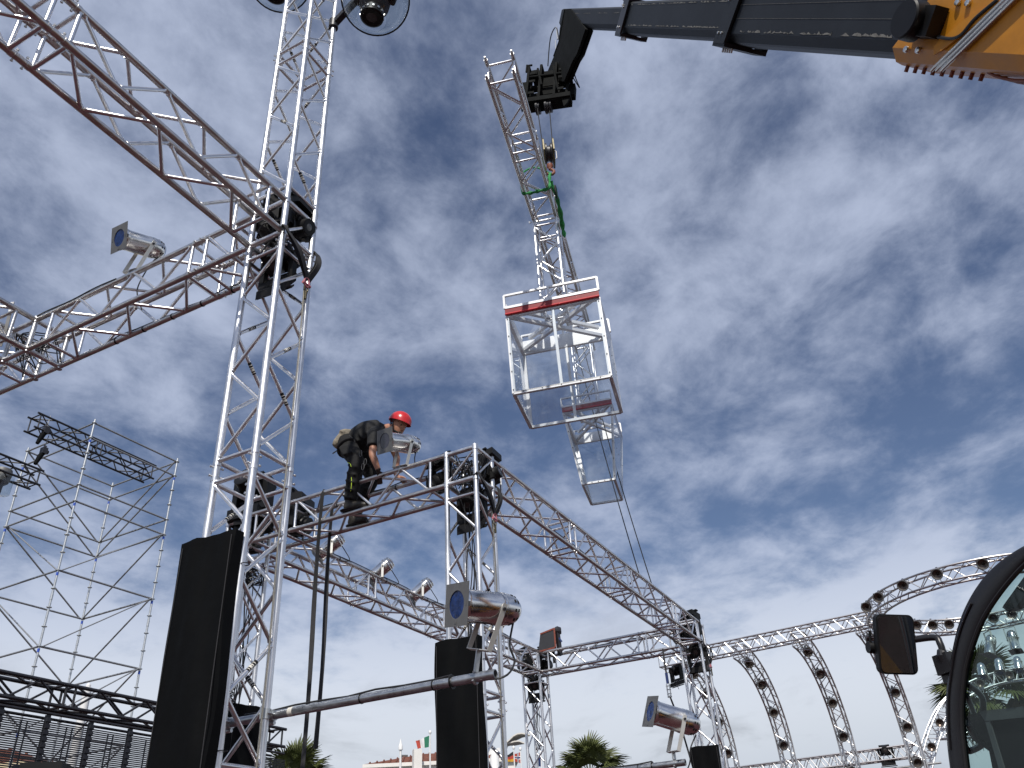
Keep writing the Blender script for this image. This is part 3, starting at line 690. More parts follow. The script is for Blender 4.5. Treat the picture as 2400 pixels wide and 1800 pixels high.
# ------------------------------------------------------------------ crane hook, sling
HK = LE + LD * 2.2 + LR * .42; hx, hy = HK.x, HK.y
hb = thing('hook_block', 'crane hook block with bronze cheek plates above the green sling', 'hook block', (hx, hy, 10.95))
mb = MB()
for q in (-.085, .065):
    mb.poly([V((hx + q, hy, z)) + V((0, y, 0)) for (y, z) in ((-.06, 11.10), (.06, 11.10), (.19, 11.26), (.17, 11.50), (.07, 11.64), (-.07, 11.64), (-.17, 11.50), (-.19, 11.26))], .02, (1, 0, 0))
build(mb, 'cheek_plates', 'gold', hb, smooth=False)
mb = MB().lathe((hx - .04, hy, 11.36), (1, 0, 0), [(-.01, .16), (.01, .16), (.02, .12), (.06, .12), (.07, .16), (.09, .16)], 20); build(mb, 'sheave', 'blk_metal', hb)
mb = MB().loft([V((hx + .07, hy, 11.44)), V((hx + .12, hy, 11.40)), V((hx + .12, hy, 11.26)), V((hx + .07, hy, 11.22))], .008, 8); build(mb, 'handle', 'white', hb)
mb = MB().lathe((hx, hy, 11.12), -Z, [(0, .045), (.04, .05), (.07, .03), (.10, .026)], 14); build(mb, 'swivel', 'rust', hb)
mb = MB().loft([V((hx + .055 * math.cos(t), hy, 10.965 + .055 * math.sin(t))) for t in [R_(q) for q in (95, 60, 20, -20, -60, -100, -140, -175)]] , [.020, .022, .024, .024, .024, .022, .016, .010], 10); build(mb, 'hook', 'rust', hb)
for i, dx in enumerate((-.09, .09)):
    o = build(MB().tube((hx + dx * .8, hy, 11.36), (hx + dx * 1.1, hy + .0, 12.55), .008, 8), 'hoist_cable', 'cable')
    tag(o, ('left' if i == 0 else 'right') + ' of two hoist cables above the hook block', 'cable', 'hoist cables')
sg = thing('green_sling', 'green round sling wrapped over the lifted truss below the hook', 'sling', HK)
a_ = LE + LD * 2.17; hookp = V((hx, hy, 10.93))
ring = [a_ - LR * .03 - LU * .02, a_ + LR * .1 - LU * .045, a_ + LR * .25 - LU * .035, a_ + LR * (SP + .03) - LU * .02, a_ + LR * (SP + .05) + LU * .2, hookp]
build(MB().loft(spline(ring, 5), [.022 + .008 * math.sin(i * 1.7) for i in range(26)], 8), 'loop', 'green', sg)
ring = [a_ - LR * .03 - LU * .02, a_ - LR * .04 + LU * .2, a_ + LU * (SP + .03), a_ + LR * .2 + LU * (SP + .09), hookp]
build(MB().loft(spline(ring, 5), .013, 8), 'loop', 'green', sg)
tail = [a_ + LR * (SP + .06) + LU * .1, a_ + LR * (SP + .10) + LD * .15 - Z * .05, a_ + LR * (SP + .10) + LD * .45 - Z * .12, a_ + LR * (SP + .08) + LD * .75 - Z * .2, a_ + LR * (SP + .09) + LD * .8 - Z * .35]
build(MB().loft(spline(tail, 6), [.035, .03, .02, .03, .035, .03, .02, .03, .035, .03, .02, .03, .04, .04, .03, .03, .04, .04, .03, .02, .03, .035, .03, .02, .01], 8), 'tail', 'green', sg)
mb = MB().loft([a_ + LR * (SP + .11) + LD * (.12 + .09 * math.cos(t)) + Z * (-.02 + .11 * math.sin(t)) for t in [q * .52 for q in range(12)]], .012, 8, closed=True); build(mb, 'black_loop', 'strap', sg)

# ------------------------------------------------------------------ telescopic handler: boom, carriage, cab, chassis
BT = V((1.32, 8.587, 14.194)); BY = atd(2115, 52, 7.0); BA = (BY - BT).normalized()
BS = BA.cross(Z).normalized()
if BS.x > 0: BS = -BS
BU = BS.cross(BA).normalized()
if BU.z < 0: BU = -BU
def bt_at(x): return min([q * .02 for q in range(-40, 900)], key=lambda q: abs(proj(BT + BA * q)[0] - x))
tele = thing('telehandler', 'rotating telehandler with orange yellow boom and black cab', 'telehandler', (4.6, 1.2, 0))
def section(t0, t1, h, w, ch, m_, name, dn=0.0, front=None):
    prof = [(-w / 2, h / 2 - ch * .4), (-w / 2 + ch * .4, h / 2), (w / 2 - ch * .4, h / 2), (w / 2, h / 2 - ch * .4), (w / 2, -h / 2 + ch), (w / 2 - ch * .7, -h / 2 + ch * .12), (w / 2 - ch * 1.3, -h / 2), (-w / 2 + ch * 1.3, -h / 2), (-w / 2 + ch * .7, -h / 2 + ch * .12), (-w / 2, -h / 2 + ch)]
    vv = []
    for t in (t0, t1):
        for (x, y) in prof: vv.append(BT + BA * (t + (front(y) if front and t == t0 else 0)) + BS * (-x) + BU * (y + dn))
    n = len(prof); ff = [(i, (i + 1) % n, n + (i + 1) % n, n + i) for i in range(n)] + [tuple(range(n)), tuple(range(2 * n - 1, n - 1, -1))]
    mb = MB(); mb.add(vv, ff); return build(mb, name, m_, tele, smooth=False)
tA, tB, tC = bt_at(1482), bt_at(1738), bt_at(2170)
section(-.02, tA + .6, .285, .25, .06, 'boom', 'boom_section')
section(tA, tB + .6, .385, .32, .07, 'boom', 'boom_section')
section(tB, tC + .6, .465, .40, .08, 'boom', 'boom_section')
yb = section(tC, tC + 7.2, .60, .50, .09, 'yellow', 'outer_boom', front=lambda y: (.10 if y < -.2 else (.0 if y < .1 else .42)))
def collar(t, h, w, ln, m_='blk_metal', skew=.06):
    mb = MB()
    for sd in (-1, 1):
        q = BT + BS * sd * (w / 2 + .012)
        mb.poly([q + BA * (t + skew) + BU * (h / 2 + .02), q + BA * (t + skew + ln) + BU * (h / 2 + .02), q + BA * (t + ln) + BU * (-h / 2 - .02), q + BA * t + BU * (-h / 2 - .02)], .024, BS * sd)
    for sg_ in (-1, 1): mb.box(BT + BA * (t + ln / 2) + BU * sg_ * (h / 2 + .025), BA * ln * .55, BS * (w / 2 + .03), BU * .02)
    co = build(mb, 'collar', m_, tele, smooth=False)
    b = MB()
    for k in range(5): b.tube(BT + BA * (t + ln * (.1 + .2 * k)) + BU * (-h / 2 - .04) + BS * w * .3, BT + BA * (t + ln * (.1 + .2 * k)) + BU * (-h / 2 - .085) + BS * w * .3, .012, 8)
    for (u_, v_) in ((.36, .3), (.30, .5), (-.34, .3), (-.34, .6)): b.lathe(BT + BA * (t + ln * v_) + BU * u_ * h + BS * (w / 2 + .036), BS, [(0, .014), (.012, .012), (.016, .006)], 10)
    build(b, 'bolt', 'bolt', co)
collar(tA, .385, .32, .20); collar(tB, .465, .40, .24, 'boom', .10)
# grease ridges left by the wear pads on the moving sections
rnd = random.Random(8)
def grease(t0, t1, y, h, w, dens):
    mb = MB(); t = t0
    while t < t1:
        l_ = rnd.uniform(.03, .14)
        if rnd.random() < dens: mb.poly([BT + BA * (t + q * l_) + BU * (y + rnd.uniform(-.25, .75) * h * (1 if k else -.3)) + BS * (w / 2 + .001) for k, q in ((0, 0), (0, .5), (0, 1), (1, .85), (1, .5), (1, .2))], .002, BS)
        t += l_ * .8
    if mb.v: build(mb, 'dried_grease', 'grease', tele, smooth=False)
grease(tB + .4, tC - .05, -.135, .030, .40, .75); grease(tB + .3, tC - .05, .205, .028, .40, .9); grease(tA + .3, tB - .05, -.10, .02, .32, .7); grease(tA + .3, tB - .05, .145, .02, .32, .7); grease(.2, tA - .1, .06, .014, .25, .5)
ln = MB()
for yy in (.10, -.02): ln.bar(BT + BA * (tB + .3) + BU * yy + BS * .2008, BT + BA * (tC - .02) + BU * yy + BS * .2008, .002, .004, BS)
build(ln, 'scratch', 'grease', tele, smooth=False)
rods = MB(); rods.tube(BT + BA * (tA + .1) + BU * .25 + BS * .1, BT + BA * (tB + .1) + BU * .30 + BS * .1, .022, 10); build(rods, 'extension_rod', 'blk_metal', tele)
# outer boom fittings
def ob(t, y): return BT + BA * (tC + t) + BU * y + BS * .252
def on_side(x, y): return atp(x, y, BT + BS * .255, BS)
mt_ = on_side(2166, 56); mb = MB().lathe(mt_, BS, [(0, .0), (.0, .085), (.05, .085), (.055, .125), (.15, .125), (.16, .115), (.16, .0)], 24, caps=False); mb.box(mt_ + BA * .10 + BS * .05, BA * .09, BU * .09, BS * .05)
build(mb, 'cable_drum', 'blk_plastic', yb)
for i, dx in enumerate((0, 12, 24)):
    pts = [on_side(2188 + dx, 168), on_side(2195 + dx, 160), on_side(2370 + dx, -10), on_side(2410 + dx, -50)]
    build(MB().loft([p + BS * .018 for p in pts], .011, 8), 'hydraulic_pipe', 'bolt', yb)
build(MB().loft([p + BS * .02 for p in spline([on_side(2205, 88), on_side(2235, 92), on_side(2260, 82), on_side(2292, 45), on_side(2345, 0)], 6)], .010, 8), 'hose', 'cable', yb)
bl = MB()
for (x, y) in ((2125, 116), (2153, 118), (2246, 6), (2270, 7)): bl.lathe(on_side(x, y), BS, [(0, .022), (.014, .02), (.02, .009)], 10)
build(bl, 'bolt', 'bolt', yb)
bl = MB()
for k in range(9): q = BT + BA * (tC + .16 + k * .075) - BU * .295 + BS * (.13 - .012 * k); bl.tube(q, q - BU * .045, .013, 8)
for k in range(3): q = BT + BA * (tC + .9) - BU * .298 + BS * (.12 - k * .05); bl.loft(arc(q, q - BU * .06 + BA * .2, q + BA * .5, 6), .009, 6)
build(bl, 'wear_pad_bolts', 'rust', yb)
rg = MB().poly([on_side(2330, -60), on_side(2315, 16), on_side(2260, 48), on_side(2192, 110), on_side(2192, 130), on_side(2212, 118), on_side(2285, 62), on_side(2345, 20), on_side(2350, -60)], .012, BS); build(rg, 'reinforcement_plate', 'yellow', yb, smooth=False)
# boom nose and carriage
CV = V((.91, 8.93, 12.95))                                       # carriage centre
nose = MB(); fx = rx
n0 = [atp(1337, 20, BT + BS * .14, BS), atp(1324, 22, BT + BS * .14, BS), atp(1314, 66, BT + BS * .14, BS), atp(1311, 96, BT + BS * .14, BS), atp(1298, 132, BT + BS * .14, BS), atp(1280, 175, BT + BS * .14, BS), atp(1292, 190, BT + BS * .14, BS), atp(1322, 190, BT + BS * .14, BS), atp(1342, 142, BT + BS * .14, BS), atp(1352, 126, BT + BS * .14, BS), atp(1372, 68, BT + BS * .14, BS)]
nose.poly(n0, .05, -BS); nose.poly([p - BS * .08 for p in n0], .05, -BS); no = build(nose, 'boom_nose', 'hull_matte', tele, smooth=False)
cp = MB().poly([n0[0], n0[1], n0[2], n0[2] - BS * .27, n0[1] - BS * .27, n0[0] - BS * .27], .01, BS); build(MB().poly([n0[1] + BS * .01, n0[2] + BS * .01, n0[3] + BS * .01, n0[4] + BS * .01, n0[4] - BS * .14, n0[3] - BS * .14, n0[2] - BS * .14, n0[1] - BS * .14], .02, (n0[3] - n0[1]).cross(BS)), 'nose_cover', 'hull_matte', no, smooth=False)
cyl = MB().tube(atp(1318, 112, BT, BS), atp(1308, 190, BT, BS), .028, 12); cyl.tube(atp(1322, 100, BT, BS), atp(1316, 135, BT, BS), .05, 12); build(cyl, 'tilt_cylinder', 'bolt', no)
bx_ = MB().box(atp(1330, 123, BT + BS * .02, BS), BA * .05, BU * .07, BS * .05); build(bx_, 'valve_block', 'grey_pl', no, smooth=False)
hs = MB().loft(spline([atp(1310, 92, BT, BS), atp(1303, 64, BT, BS), atp(1290, 90, BT, BS), atp(1284, 155, BT, BS)], 6), .010, 8); hs.loft(spline([atp(1342, 160, BT, BS), atp(1350, 185, BT, BS), atp(1358, 205, BT, BS), atp(1345, 185, BT, BS), atp(1336, 170, BT, BS)], 6), .009, 8); build(hs, 'hydraulic_hose', 'cable', no)
gs = MB().tube(atp(1304, 64, BT, BS), atp(1307, 92, BT, BS), .013, 8); gs.tube(atp(1302, 95, BT, BS), atp(1303, 116, BT, BS), .013, 8); build(gs, 'hose_spring', 'bolt', no)
ca = MB(); cxd, cyd = rx.copy(), dp.copy(); tz = (Z + rx * .14).normalized(); cxd = (rx - Z * .14).normalized()
def cc(x, y, z): return CV + cxd * x * .84 + cyd * y + tz * z * 1.15
for x in (-.40, -.15, .15, .40): ca.box(cc(x, 0, 0), cxd * .02, cyd * .12, tz * .42)
for z, hgt in ((.30, .05), (.05, .03), (-.12, .03), (-.34, .06)): ca.box(cc(0, .06, z), cxd * .39, cyd * .05, tz * hgt)
ca.box(cc(.0, .10, -.05), cxd * .16, cyd * .08, tz * .30); ca.box(cc(-.28, .02, .22), cxd * .05, cyd * .14, tz * .05); ca.box(cc(.3, -.06, .2), cxd * .03, cyd * .05, tz * .16); ca.tube(cc(-.22, -.1, .3), cc(-.1, -.14, -.1), .02, 8); ca.tube(cc(.1, -.14, .28), cc(.22, -.12, -.2), .018, 8); ca.tube(cc(-.36, -.12, .12), cc(.36, -.12, .10), .022, 8); ca.box(cc(0, -.05, -.36), cxd * .40, cyd * .09, tz * .045)
ca.box(cc(-.50, 0, .02), cxd * .07, cyd * .07, tz * .08); ca.box(cc(.48, 0, -.2), cxd * .05, cyd * .06, tz * .13)
ca.poly([cc(.30, -.1, -.38), cc(.47, -.1, -.38), cc(.42, -.1, -.50), cc(.36, -.1, -.56)], .04, cyd); ca.poly([cc(-.48, -.1, -.1), cc(-.40, -.1, -.1), cc(-.38, -.1, -.40), cc(-.47, -.1, -.52)], .05, cyd)
ca.box(cc(-.45, -.1, .34), cxd * .012, cyd * .012, tz * .09); ca.box(cc(-.40, -.1, .40), cxd * .05, cyd * .012, tz * .012)
cg = build(ca, 'carriage', 'hull_matte', tele, smooth=False)
gr = MB()
for x in (-.30, .28):
    for z in (.18, .02, -.22): gr.box(cc(x, -.13, z), cxd * .05, cyd * .008, tz * .025)
build(gr, 'carriage_plates', 'hull_matte', cg, smooth=False)
sh = MB()
for x, r_ in ((-.21, .11), (-.17, .10), (-.03, .11), (.01, .10), (.06, .10)): sh.lathe(cc(x, .0, -.43), cxd, [(0, r_ * .6), (.0, r_), (.03, r_), (.03, r_ * .6)], 18)
build(sh, 'rope_sheave', 'blk_metal', cg)
# ---- cab
CP = atd(2240, 1560, 4.6); CE = V((.31, -.95, 0)).normalized(); CN = V((-.95, -.31, 0)).normalized()     # CN faces the viewer
def cbp(x, y, off=0.0): return atp(x, y, CP + CN * off, CN)
def zc(x, y): return (2040 + x * .3133, 1280 + y * .3133)
outer = [(1300, -70), (1149, 5), (1000, 100), (870, 220), (760, 380), (680, 560), (630, 760), (600, 950), (580, 1100), (578, 1300), (590, 1500), (612, 1680), (640, 1900)]
inner = [(1300, 60), (1200, 120), (1085, 240), (960, 400), (860, 560), (790, 730), (740, 900), (715, 1060), (705, 1200), (705, 1320), (715, 1450), (742, 1680), (775, 1900)]
cs_ = spline([cbp(*zc((a_[0] + b_[0]) / 2, (a_[1] + b_[1]) / 2)) for a_, b_ in zip(outer, inner)], 5)
wd_ = spline([(cbp(*zc(*a_)) - cbp(*zc(*b_))) / 2 for a_, b_ in zip(outer, inner)], 5)
vv = []; ff = []; N = len(cs_); prf = [(-1, .0), (-.93, .7), (-.6, 1), (.6, 1), (.93, .7), (1, .0), (.9, -.8), (-.9, -.8)]; n = len(prf)
for c_, w_ in zip(cs_, wd_):
    for (x, y) in prf: vv.append(c_ + w_ * (x * .92 + .06) + CN * y * .022)
for i in range(N - 1):
    for j in range(n): ff.append((i * n + j, i * n + (j + 1) % n, (i + 1) * n + (j + 1) % n, (i + 1) * n + j))
ff += [tuple(range(n)), tuple((N - 1) * n + j for j in range(n))]
mb = MB(); mb.add(vv, ff); cf = build(mb, 'cab_frame', 'hull', tele, edge=50)
gk = MB().loft([c_ - w_ * .88 + CN * .012 for c_, w_ in zip(cs_, wd_)], .009, 6); build(gk, 'door_seal', 'blk_rubber', cf)
rail = MB().loft([c_ + w_ * .45 + CN * .024 for c_, w_ in zip(cs_, wd_)][20:52], .006, 6); build(rail, 'drip_rail', 'hull', cf)
gp = [c_ - w_ * .8 for c_, w_ in zip(cs_, wd_)][::3]
ge = [cbp(2900, 1330), cbp(2900, 2000)]
build(MB().poly(gp + [cbp(2440, 2000), cbp(2620, 1700), cbp(2620, 1345)], .006, -CN), 'door_glass', 'glass', cf, smooth=False)
bk = MB().box(cbp(2222, 1556, -.02), CE * .045, CN * .04, Z * .045); bk.lathe(cbp(2210, 1537), -Z, [(-.03, .018), (0, .03), (.03, .022)], 14); bk.box(cbp(2222, 1585, -.02), CE * .02, CN * .02, Z * .03); build(bk, 'mirror_bracket', 'hull', cf, smooth=False)
mc = atp(2102, 1510, CP + CE * -.15 + CN * .12, V((-.4, -.92, 0)).normalized())
mn = V((.10, -.93, -.30)).normalized(); mx_ = mn.cross(Z).normalized()
if mx_.dot(cr) < 0: mx_ = -mx_
mx_ = (mx_ - Z * .06).normalized(); mz_ = mx_.cross(mn).normalized()
if mz_.z < 0: mz_ = -mz_
ms = (mc - EYE).length / FPX
def rr_poly(w, h, r_, k=5): 
    out = []
    for (sx, sy, a0) in ((1, 1, 0), (-1, 1, 90), (-1, -1, 180), (1, -1, 270)):
        for i in range(k + 1): t = R_(a0 + 90 * i / k); out.append((sx * (w - r_) + r_ * math.cos(t), sy * (h - r_) + r_ * math.sin(t)))
    return out
mw, mh = 42 * ms * .96, 60 * ms * .98
arm = MB().loft([p for p in spline([mc + mx_ * mw * .9 - mn * .03 + mz_ * .02, cbp(2190, 1494), cbp(2203, 1508), cbp(2209, 1526), cbp(2210, 1540)], 6)], .016, 10); build(arm, 'mirror_arm', 'hull', cf)
mr_ = build(MB().poly([mc + mx_ * x + mz_ * y - mn * .035 for (x, y) in rr_poly(mw, mh, .03)], .035, mn), 'mirror_housing', 'blk_plastic', tele, smooth=False)
build(MB().poly([mc + mx_ * x + mz_ * y for (x, y) in rr_poly(mw - .008, mh - .008, .025)], .004, mn), 'mirror_glass', 'mirror', mr_, smooth=False)
kb = MB().lathe(mc - mx_ * (mw + .02) - mn * .06 - mz_ * .02, mx_, [(0, .0), (0, .028), (.03, .03), (.05, .0)], 12, caps=False); kb.tube(mc - mx_ * (mw + .01) - mn * .05 - mz_ * .03, mc - mx_ * (mw + .01) - mn * .05 + mz_ * .06, .007, 8); build(kb, 'mirror_knuckle', 'blk_plastic', mr_)
# things inside the cab
def cin(x, y, d_=.35): return cbp(x, y, -d_)
dash = MB()
dash.poly([cin(2262, 1680), cin(2300, 1668), cin(2420, 1655), cin(2560, 1640), cin(2600, 1900), cin(2345, 1900), cin(2318, 1760), cin(2280, 1735), cin(2264, 1710)], .35, -CN); di = build(dash, 'dashboard', 'interior', tele, smooth=False)
build(MB().poly([cin(2298, 1667, .34), cin(2500, 1645, .34), cin(2500, 1672, .34), cin(2312, 1690, .34)], .01, CN), 'dashboard_edge', 'grey_pl', di, smooth=False)
build(MB().poly([cin(2312, 1692, .34), cin(2322, 1690, .34), cin(2372, 1850, .34), cin(2358, 1850, .34)], .008, CN), 'dashboard_trim', 'grey_pl', di, smooth=False)
gbar = MB().loft(spline([cin(2262, 1600, .1), cin(2290, 1620, .2), cin(2303, 1640, .3), cin(2304, 1672, .36)], 6), .015, 10); gbar.loft([cin(2266, 1630, .1), cin(2282, 1670, .36)], .013, 10); build(gbar, 'grab_bar', 'hull', tele)
st_ = MB().loft(spline([cin(2268, 1695, .2), cin(2285, 1725, .3), cin(2300, 1745, .35), cin(2272, 1760, .4), cin(2262, 1748, .3)], 6), .016, 8); build(st_, 'steering_lever', 'hull', tele)
wp = MB().poly([cin(2352, 1418, .2), cin(2349, 1424, .2), cin(2360, 1432, .2), cin(2380, 1425, .2), cin(2450, 1330, .2), cin(2430, 1310, .2)], .05, -CN); wp.poly([cin(2396, 1422, .2), cin(2440, 1440, .2), cin(2460, 1380, .2)], .05, -CN); build(wp, 'sun_visor', 'blk_plastic', tele, smooth=False)
# ---- chassis: it stands to the right of the frame and shows only in the mirror
ch = MB(); fw = V((-.31, .95, 0)).normalized(); rt = V((.95, .31, 0)); o = V((4.4, 1.9, 0))
ch.box(o + Z * 1.0, fw * 3.0, rt * .75, Z * .35); tb = MB().box(o + Z * 1.75 - fw * .6, fw * 1.5, rt * .9, Z * .4); build(tb, 'engine_cover', 'hull_matte', tele, smooth=False); build(ch, 'chassis', 'yellow', tele, smooth=False)
c_ = CP + CE * .55 - CN * .45; fl_ = MB().box(V((c_.x, c_.y, 1.3)), CE * .75, CN * .42, Z * .10); build(fl_, 'cab_floor', 'hull', tele, smooth=False)
rf_ = MB().box(V((c_.x, c_.y, 3.3)) + CE * .95, CE * .35, CN * .42, Z * .04); build(rf_, 'cab_roof', 'hull', tele, smooth=False)
for n_ in (-.38, .40): q = V((c_.x, c_.y, 0)) + CE * 1.2 + CN * n_; rod('cab_post', q + Z * 1.3, q + Z * 3.3, .04, 'hull', tele, 8)
sb = MB()
for k in range(0, 7, 3): q = o + Z * (1.75) - fw * (2.0 - .42 * k) - rt * .905; sb.poly([q - fw * .08 - Z * .38, q + fw * .08 - Z * .38, q + fw * .3 + Z * .38, q + fw * .14 + Z * .38], .006, -rt)
build(sb, 'hazard_stripes', 'yellow', tele, smooth=False)
tw_ = MB(); tw_.box(BT + BA * (tC + 6.9), fw * .3, rt * .4, Z * .9); build(tw_, 'boom_turret', 'yellow', tele, smooth=False)
for i in (-1, 1):
    for j in (-1, 1):
        q = o + fw * i * 1.9 + rt * j * 1.0 + Z * .62
        wh = build(MB().lathe(q - rt * .22, rt, [(0, .30), (0, .56), (.06, .62), (.38, .62), (.44, .56), (.44, .30)], 28, caps=False), 'tyre', 'rubber_t', tele)
        build(MB().lathe(q - rt * .18, rt, [(0, .0), (0, .30), (.36, .30), (.36, .0)], 24, caps=False), 'rim', 'yellow', wh)
# ------------------------------------------------------------------ the worker
def fuse(mb, name, mt, parent, voxel=.011, smooth=6):
    """one continuous surface from overlapping shapes"""
    me = bpy.data.meshes.new('tmp'); me.from_pydata([tuple(q) for q in mb.v], [], mb.f)
    bm = bmesh.new(); bm.from_mesh(me); bmesh.ops.recalc_face_normals(bm, faces=bm.faces); bm.to_mesh(me); bm.free()
    o = bpy.data.objects.new('tmp', me); C.objects.link(o)
    m_ = o.modifiers.new('r', 'REMESH'); m_.mode = 'VOXEL'; m_.voxel_size = voxel
    m_ = o.modifiers.new('s', 'SMOOTH'); m_.iterations = smooth; m_.factor = .5
    dg = bpy.context.evaluated_depsgraph_get(); ev = o.evaluated_get(dg); m2 = bpy.data.meshes.new_from_object(ev)
    r = MB(); r.v = [v.co.copy() for v in m2.vertices]; r.f = [tuple(p.vertices) for p in m2.polygons]; r.m = [0] * len(r.f)
    bpy.data.objects.remove(o); bpy.data.meshes.remove(m2)
    return build(r, name, mt, parent, edge=180)
def limb(mb, pts, rad, n=12, k=4):
    P = spline(pts, k); Rr = []
    for i in range(len(P)): t = i / k; j = min(int(t), len(rad) - 2); f = t - j; Rr.append(rad[j] * (1 - f) + rad[j + 1] * f)
    mb.loft(P, Rr, n); return mb
foot1 = T2 + GA * 1.577 + Z * (H2 - HS + .026); foot2 = T2 + GA * 1.80 + GB * SP + Z * (H2 - HS + .026)
top = H2 + HS + .026
hand1 = T2 + GA * 1.2245 + Z * (top + .0); hand2 = T2 + GB * SP + GA * 1.10 + Z * top
def wp_(x, y, Y): return aty(760 + x * .1808, 940 + y * .1808, Y)
hipc = wp_(330, 560, 8.66); hip1 = hipc - GB * .10; hip2 = hipc + GB * .10
sh1 = wp_(655, 440, 8.36); sh2 = wp_(790, 400, 8.66); chest = (sh1 + sh2) / 2
neck = wp_(835, 360, 8.50); head = wp_(985, 285, 8.46)
knee1 = wp_(420, 800, 8.38); ank1 = foot1 + V((.0, 0, .10)) + GA * .03
knee2 = wp_(620, 980, 8.74); ank2 = foot2 + V((0, 0, .12)) + GA * .02
el1 = wp_(625, 690, 8.26); wr1 = wp_(700, 895, 8.24); el2 = wp_(935, 720, 8.62); wr2 = wp_(930, 960, 8.52)
FW = -GA
wk = thing('person', 'worker in red helmet and black clothes crouching on the truss beam', 'person', foot1)
hd = (head - neck).normalized()
# head: long axis from chin to crown; the face looks down to the right
cz = (Z * .86 + FW * .42).normalized(); fz = (FW * .85 - GB * .18 - Z * .50).normalized(); fz = (fz - cz * fz.dot(cz)).normalized(); sz = cz.cross(fz)
hc = wp_(962, 322, 8.44)
b = MB()
for (u, f_, r1, r2) in (): pass
b.loft([hc + cz * u + fz * f for (u, f) in ((-.125, .055), (-.10, .045), (-.06, .025), (0, .01), (.06, 0), (.10, -.005), (.125, -.01))], [.022, .048, .066, .078, .080, .062, .02], 16, [.030, .052, .080, .095, .098, .075, .02], up=fz.cross(hd) if False else fz)
limb(b, [hc - cz * .01 + fz * .10, hc - cz * .035 + fz * .118, hc - cz * .045 + fz * .095], [.010, .016, .010], 8)          # nose
for s_ in (-1, 1):
    b.loft([hc + sz * s_ * .078 + cz * q for q in (-.035, 0, .03)], [.008, .016, .010], 8, [.014, .024, .016])                # ears
limb(b, [neck - hd * .04, neck + hd * .02, hc - cz * .08], [.062, .056, .055])
limb(b, [sh1 * .7 + chest * .3, neck - hd * .02, sh2 * .7 + chest * .3], [.06, .07, .06])
for (s_, e_, w_) in ((sh1, el1, wr1), (sh2, el2, wr2)): limb(b, [s_, s_.lerp(e_, .5), e_, e_.lerp(w_, .35), w_], [.052, .050, .041, .042, .028])
def hand(mb, wr, tgt, along, fr, closed=True):
    """palm from the wrist to the tube at tgt; fingers fold over the tube; 'along' is the tube direction"""
    d = (tgt - wr).normalized(); kn = wr + d * .085; mb.loft([wr, wr + d * .045, kn], [.026, .036, .038], 10, [.019, .017, .015], up=along)
    for k, (o, l_) in enumerate(((-.030, .9), (-.010, 1.0), (.010, .96), (.029, .8))):
        q = kn + along * o; curl = fr
        mb.loft(spline([q - d * .012, q + d * .030 * l_ + curl * .012, q + d * .045 * l_ + curl * .036, q + d * .030 * l_ + curl * .058], 3), [.0095] * 4 + [.009] * 3 + [.0085] * 2 + [.0065], 8)
    q = wr + d * .03 - along * .030; mb.loft(spline([q, q - along * .026 + d * .030 + curl * .008, q - along * .030 + d * .058 + curl * .022], 3), [.012, .0115, .0105, .010, .0095, .009, .007], 8)
hand(b, wr2, hand2 + GB * .02, GA, (GB * .3 - Z).normalized())
fuse(b, 'body', 'skin', wk, .0095, 4)
gl = MB(); hand(gl, wr1, hand1 - GB * .012, GA, (GB * .4 - Z).normalized()); limb(gl, [wr1 - (wr1 - el1) * .06, wr1 + (hand1 - wr1) * .1], [.033, .034]); fuse(gl, 'glove', 'glove', wk, .008, 3)
# eyes, brow, beard, mouth
fc = MB()
for s_ in (-1, 1): fc.lathe(hc + fz * .085 + sz * s_ * .032 + cz * .0, fz, [(0, .012), (.006, .010), (.008, .004)], 10)
build(fc, 'eyes', 'hole', wk)
bd = MB(); bd.loft([hc + cz * (-.085) + sz * q + fz * (.085 - abs(q) * .9) for q in (-.06, -.03, 0, .03, .06)], [.012, .018, .02, .018, .012], 8); build(bd, 'beard', 'hair', wk)
# helmet
hm = MB(); ho = hc + cz * .055 - fz * .005; n = 24; vv = []; ff = []; rows = 9
for i in range(rows):
    e = (i / (rows - 1)) * R_(97); zq = math.cos(e) * .125; rq = math.sin(e) * .128
    for j in range(n):
        t = 2 * math.pi * j / n; brim = .012 if (i == rows - 1 and math.cos(t) > 0) else 0
        vv.append(ho + cz * zq + fz * math.cos(t) * (rq * 1.18 + brim) + sz * math.sin(t) * rq)
for i in range(rows - 1):
    for j in range(n): ff.append((i * n + j, i * n + (j + 1) % n, (i + 1) * n + (j + 1) % n, (i + 1) * n + j))
hm.add(vv, ff); hl = build(hm, 'helmet', 'helmet', wk, edge=60)
vt = MB()
for (e, t) in [(35, 150), (35, 168), (35, 186), (47, 140), (47, 156), (47, 172), (47, 188), (60, 150), (60, 166), (60, 182), (47, 204), (60, 200), (35, 120), (47, 124), (60, 134)]:
    e = R_(e); 
    for sg_ in (1, -1):
        t_ = R_(t) * sg_; p_ = ho + cz * math.cos(e) * .125 + fz * math.cos(t_) * math.sin(e) * .151 + sz * math.sin(t_) * math.sin(e) * .128; nn = (p_ - ho).normalized(); vt.lathe(p_ - nn * .001, nn, [(0, .007), (.0025, .007)], 8)
build(vt, 'helmet_vents', 'hole', hl)
cs2 = MB()
for s_ in (-1, 1):
    cs2.ribbon([hc + sz * s_ * .10 + cz * .05 - fz * .02, hc + sz * s_ * .086 - cz * .03 + fz * .01, hc + sz * s_ * .05 - cz * .11 + fz * .04], .02, fz, .004); cs2.ribbon([hc + sz * s_ * .10 + cz * .05 - fz * .08, hc + sz * s_ * .09 - cz * .02 - fz * .02], .02, fz, .004)
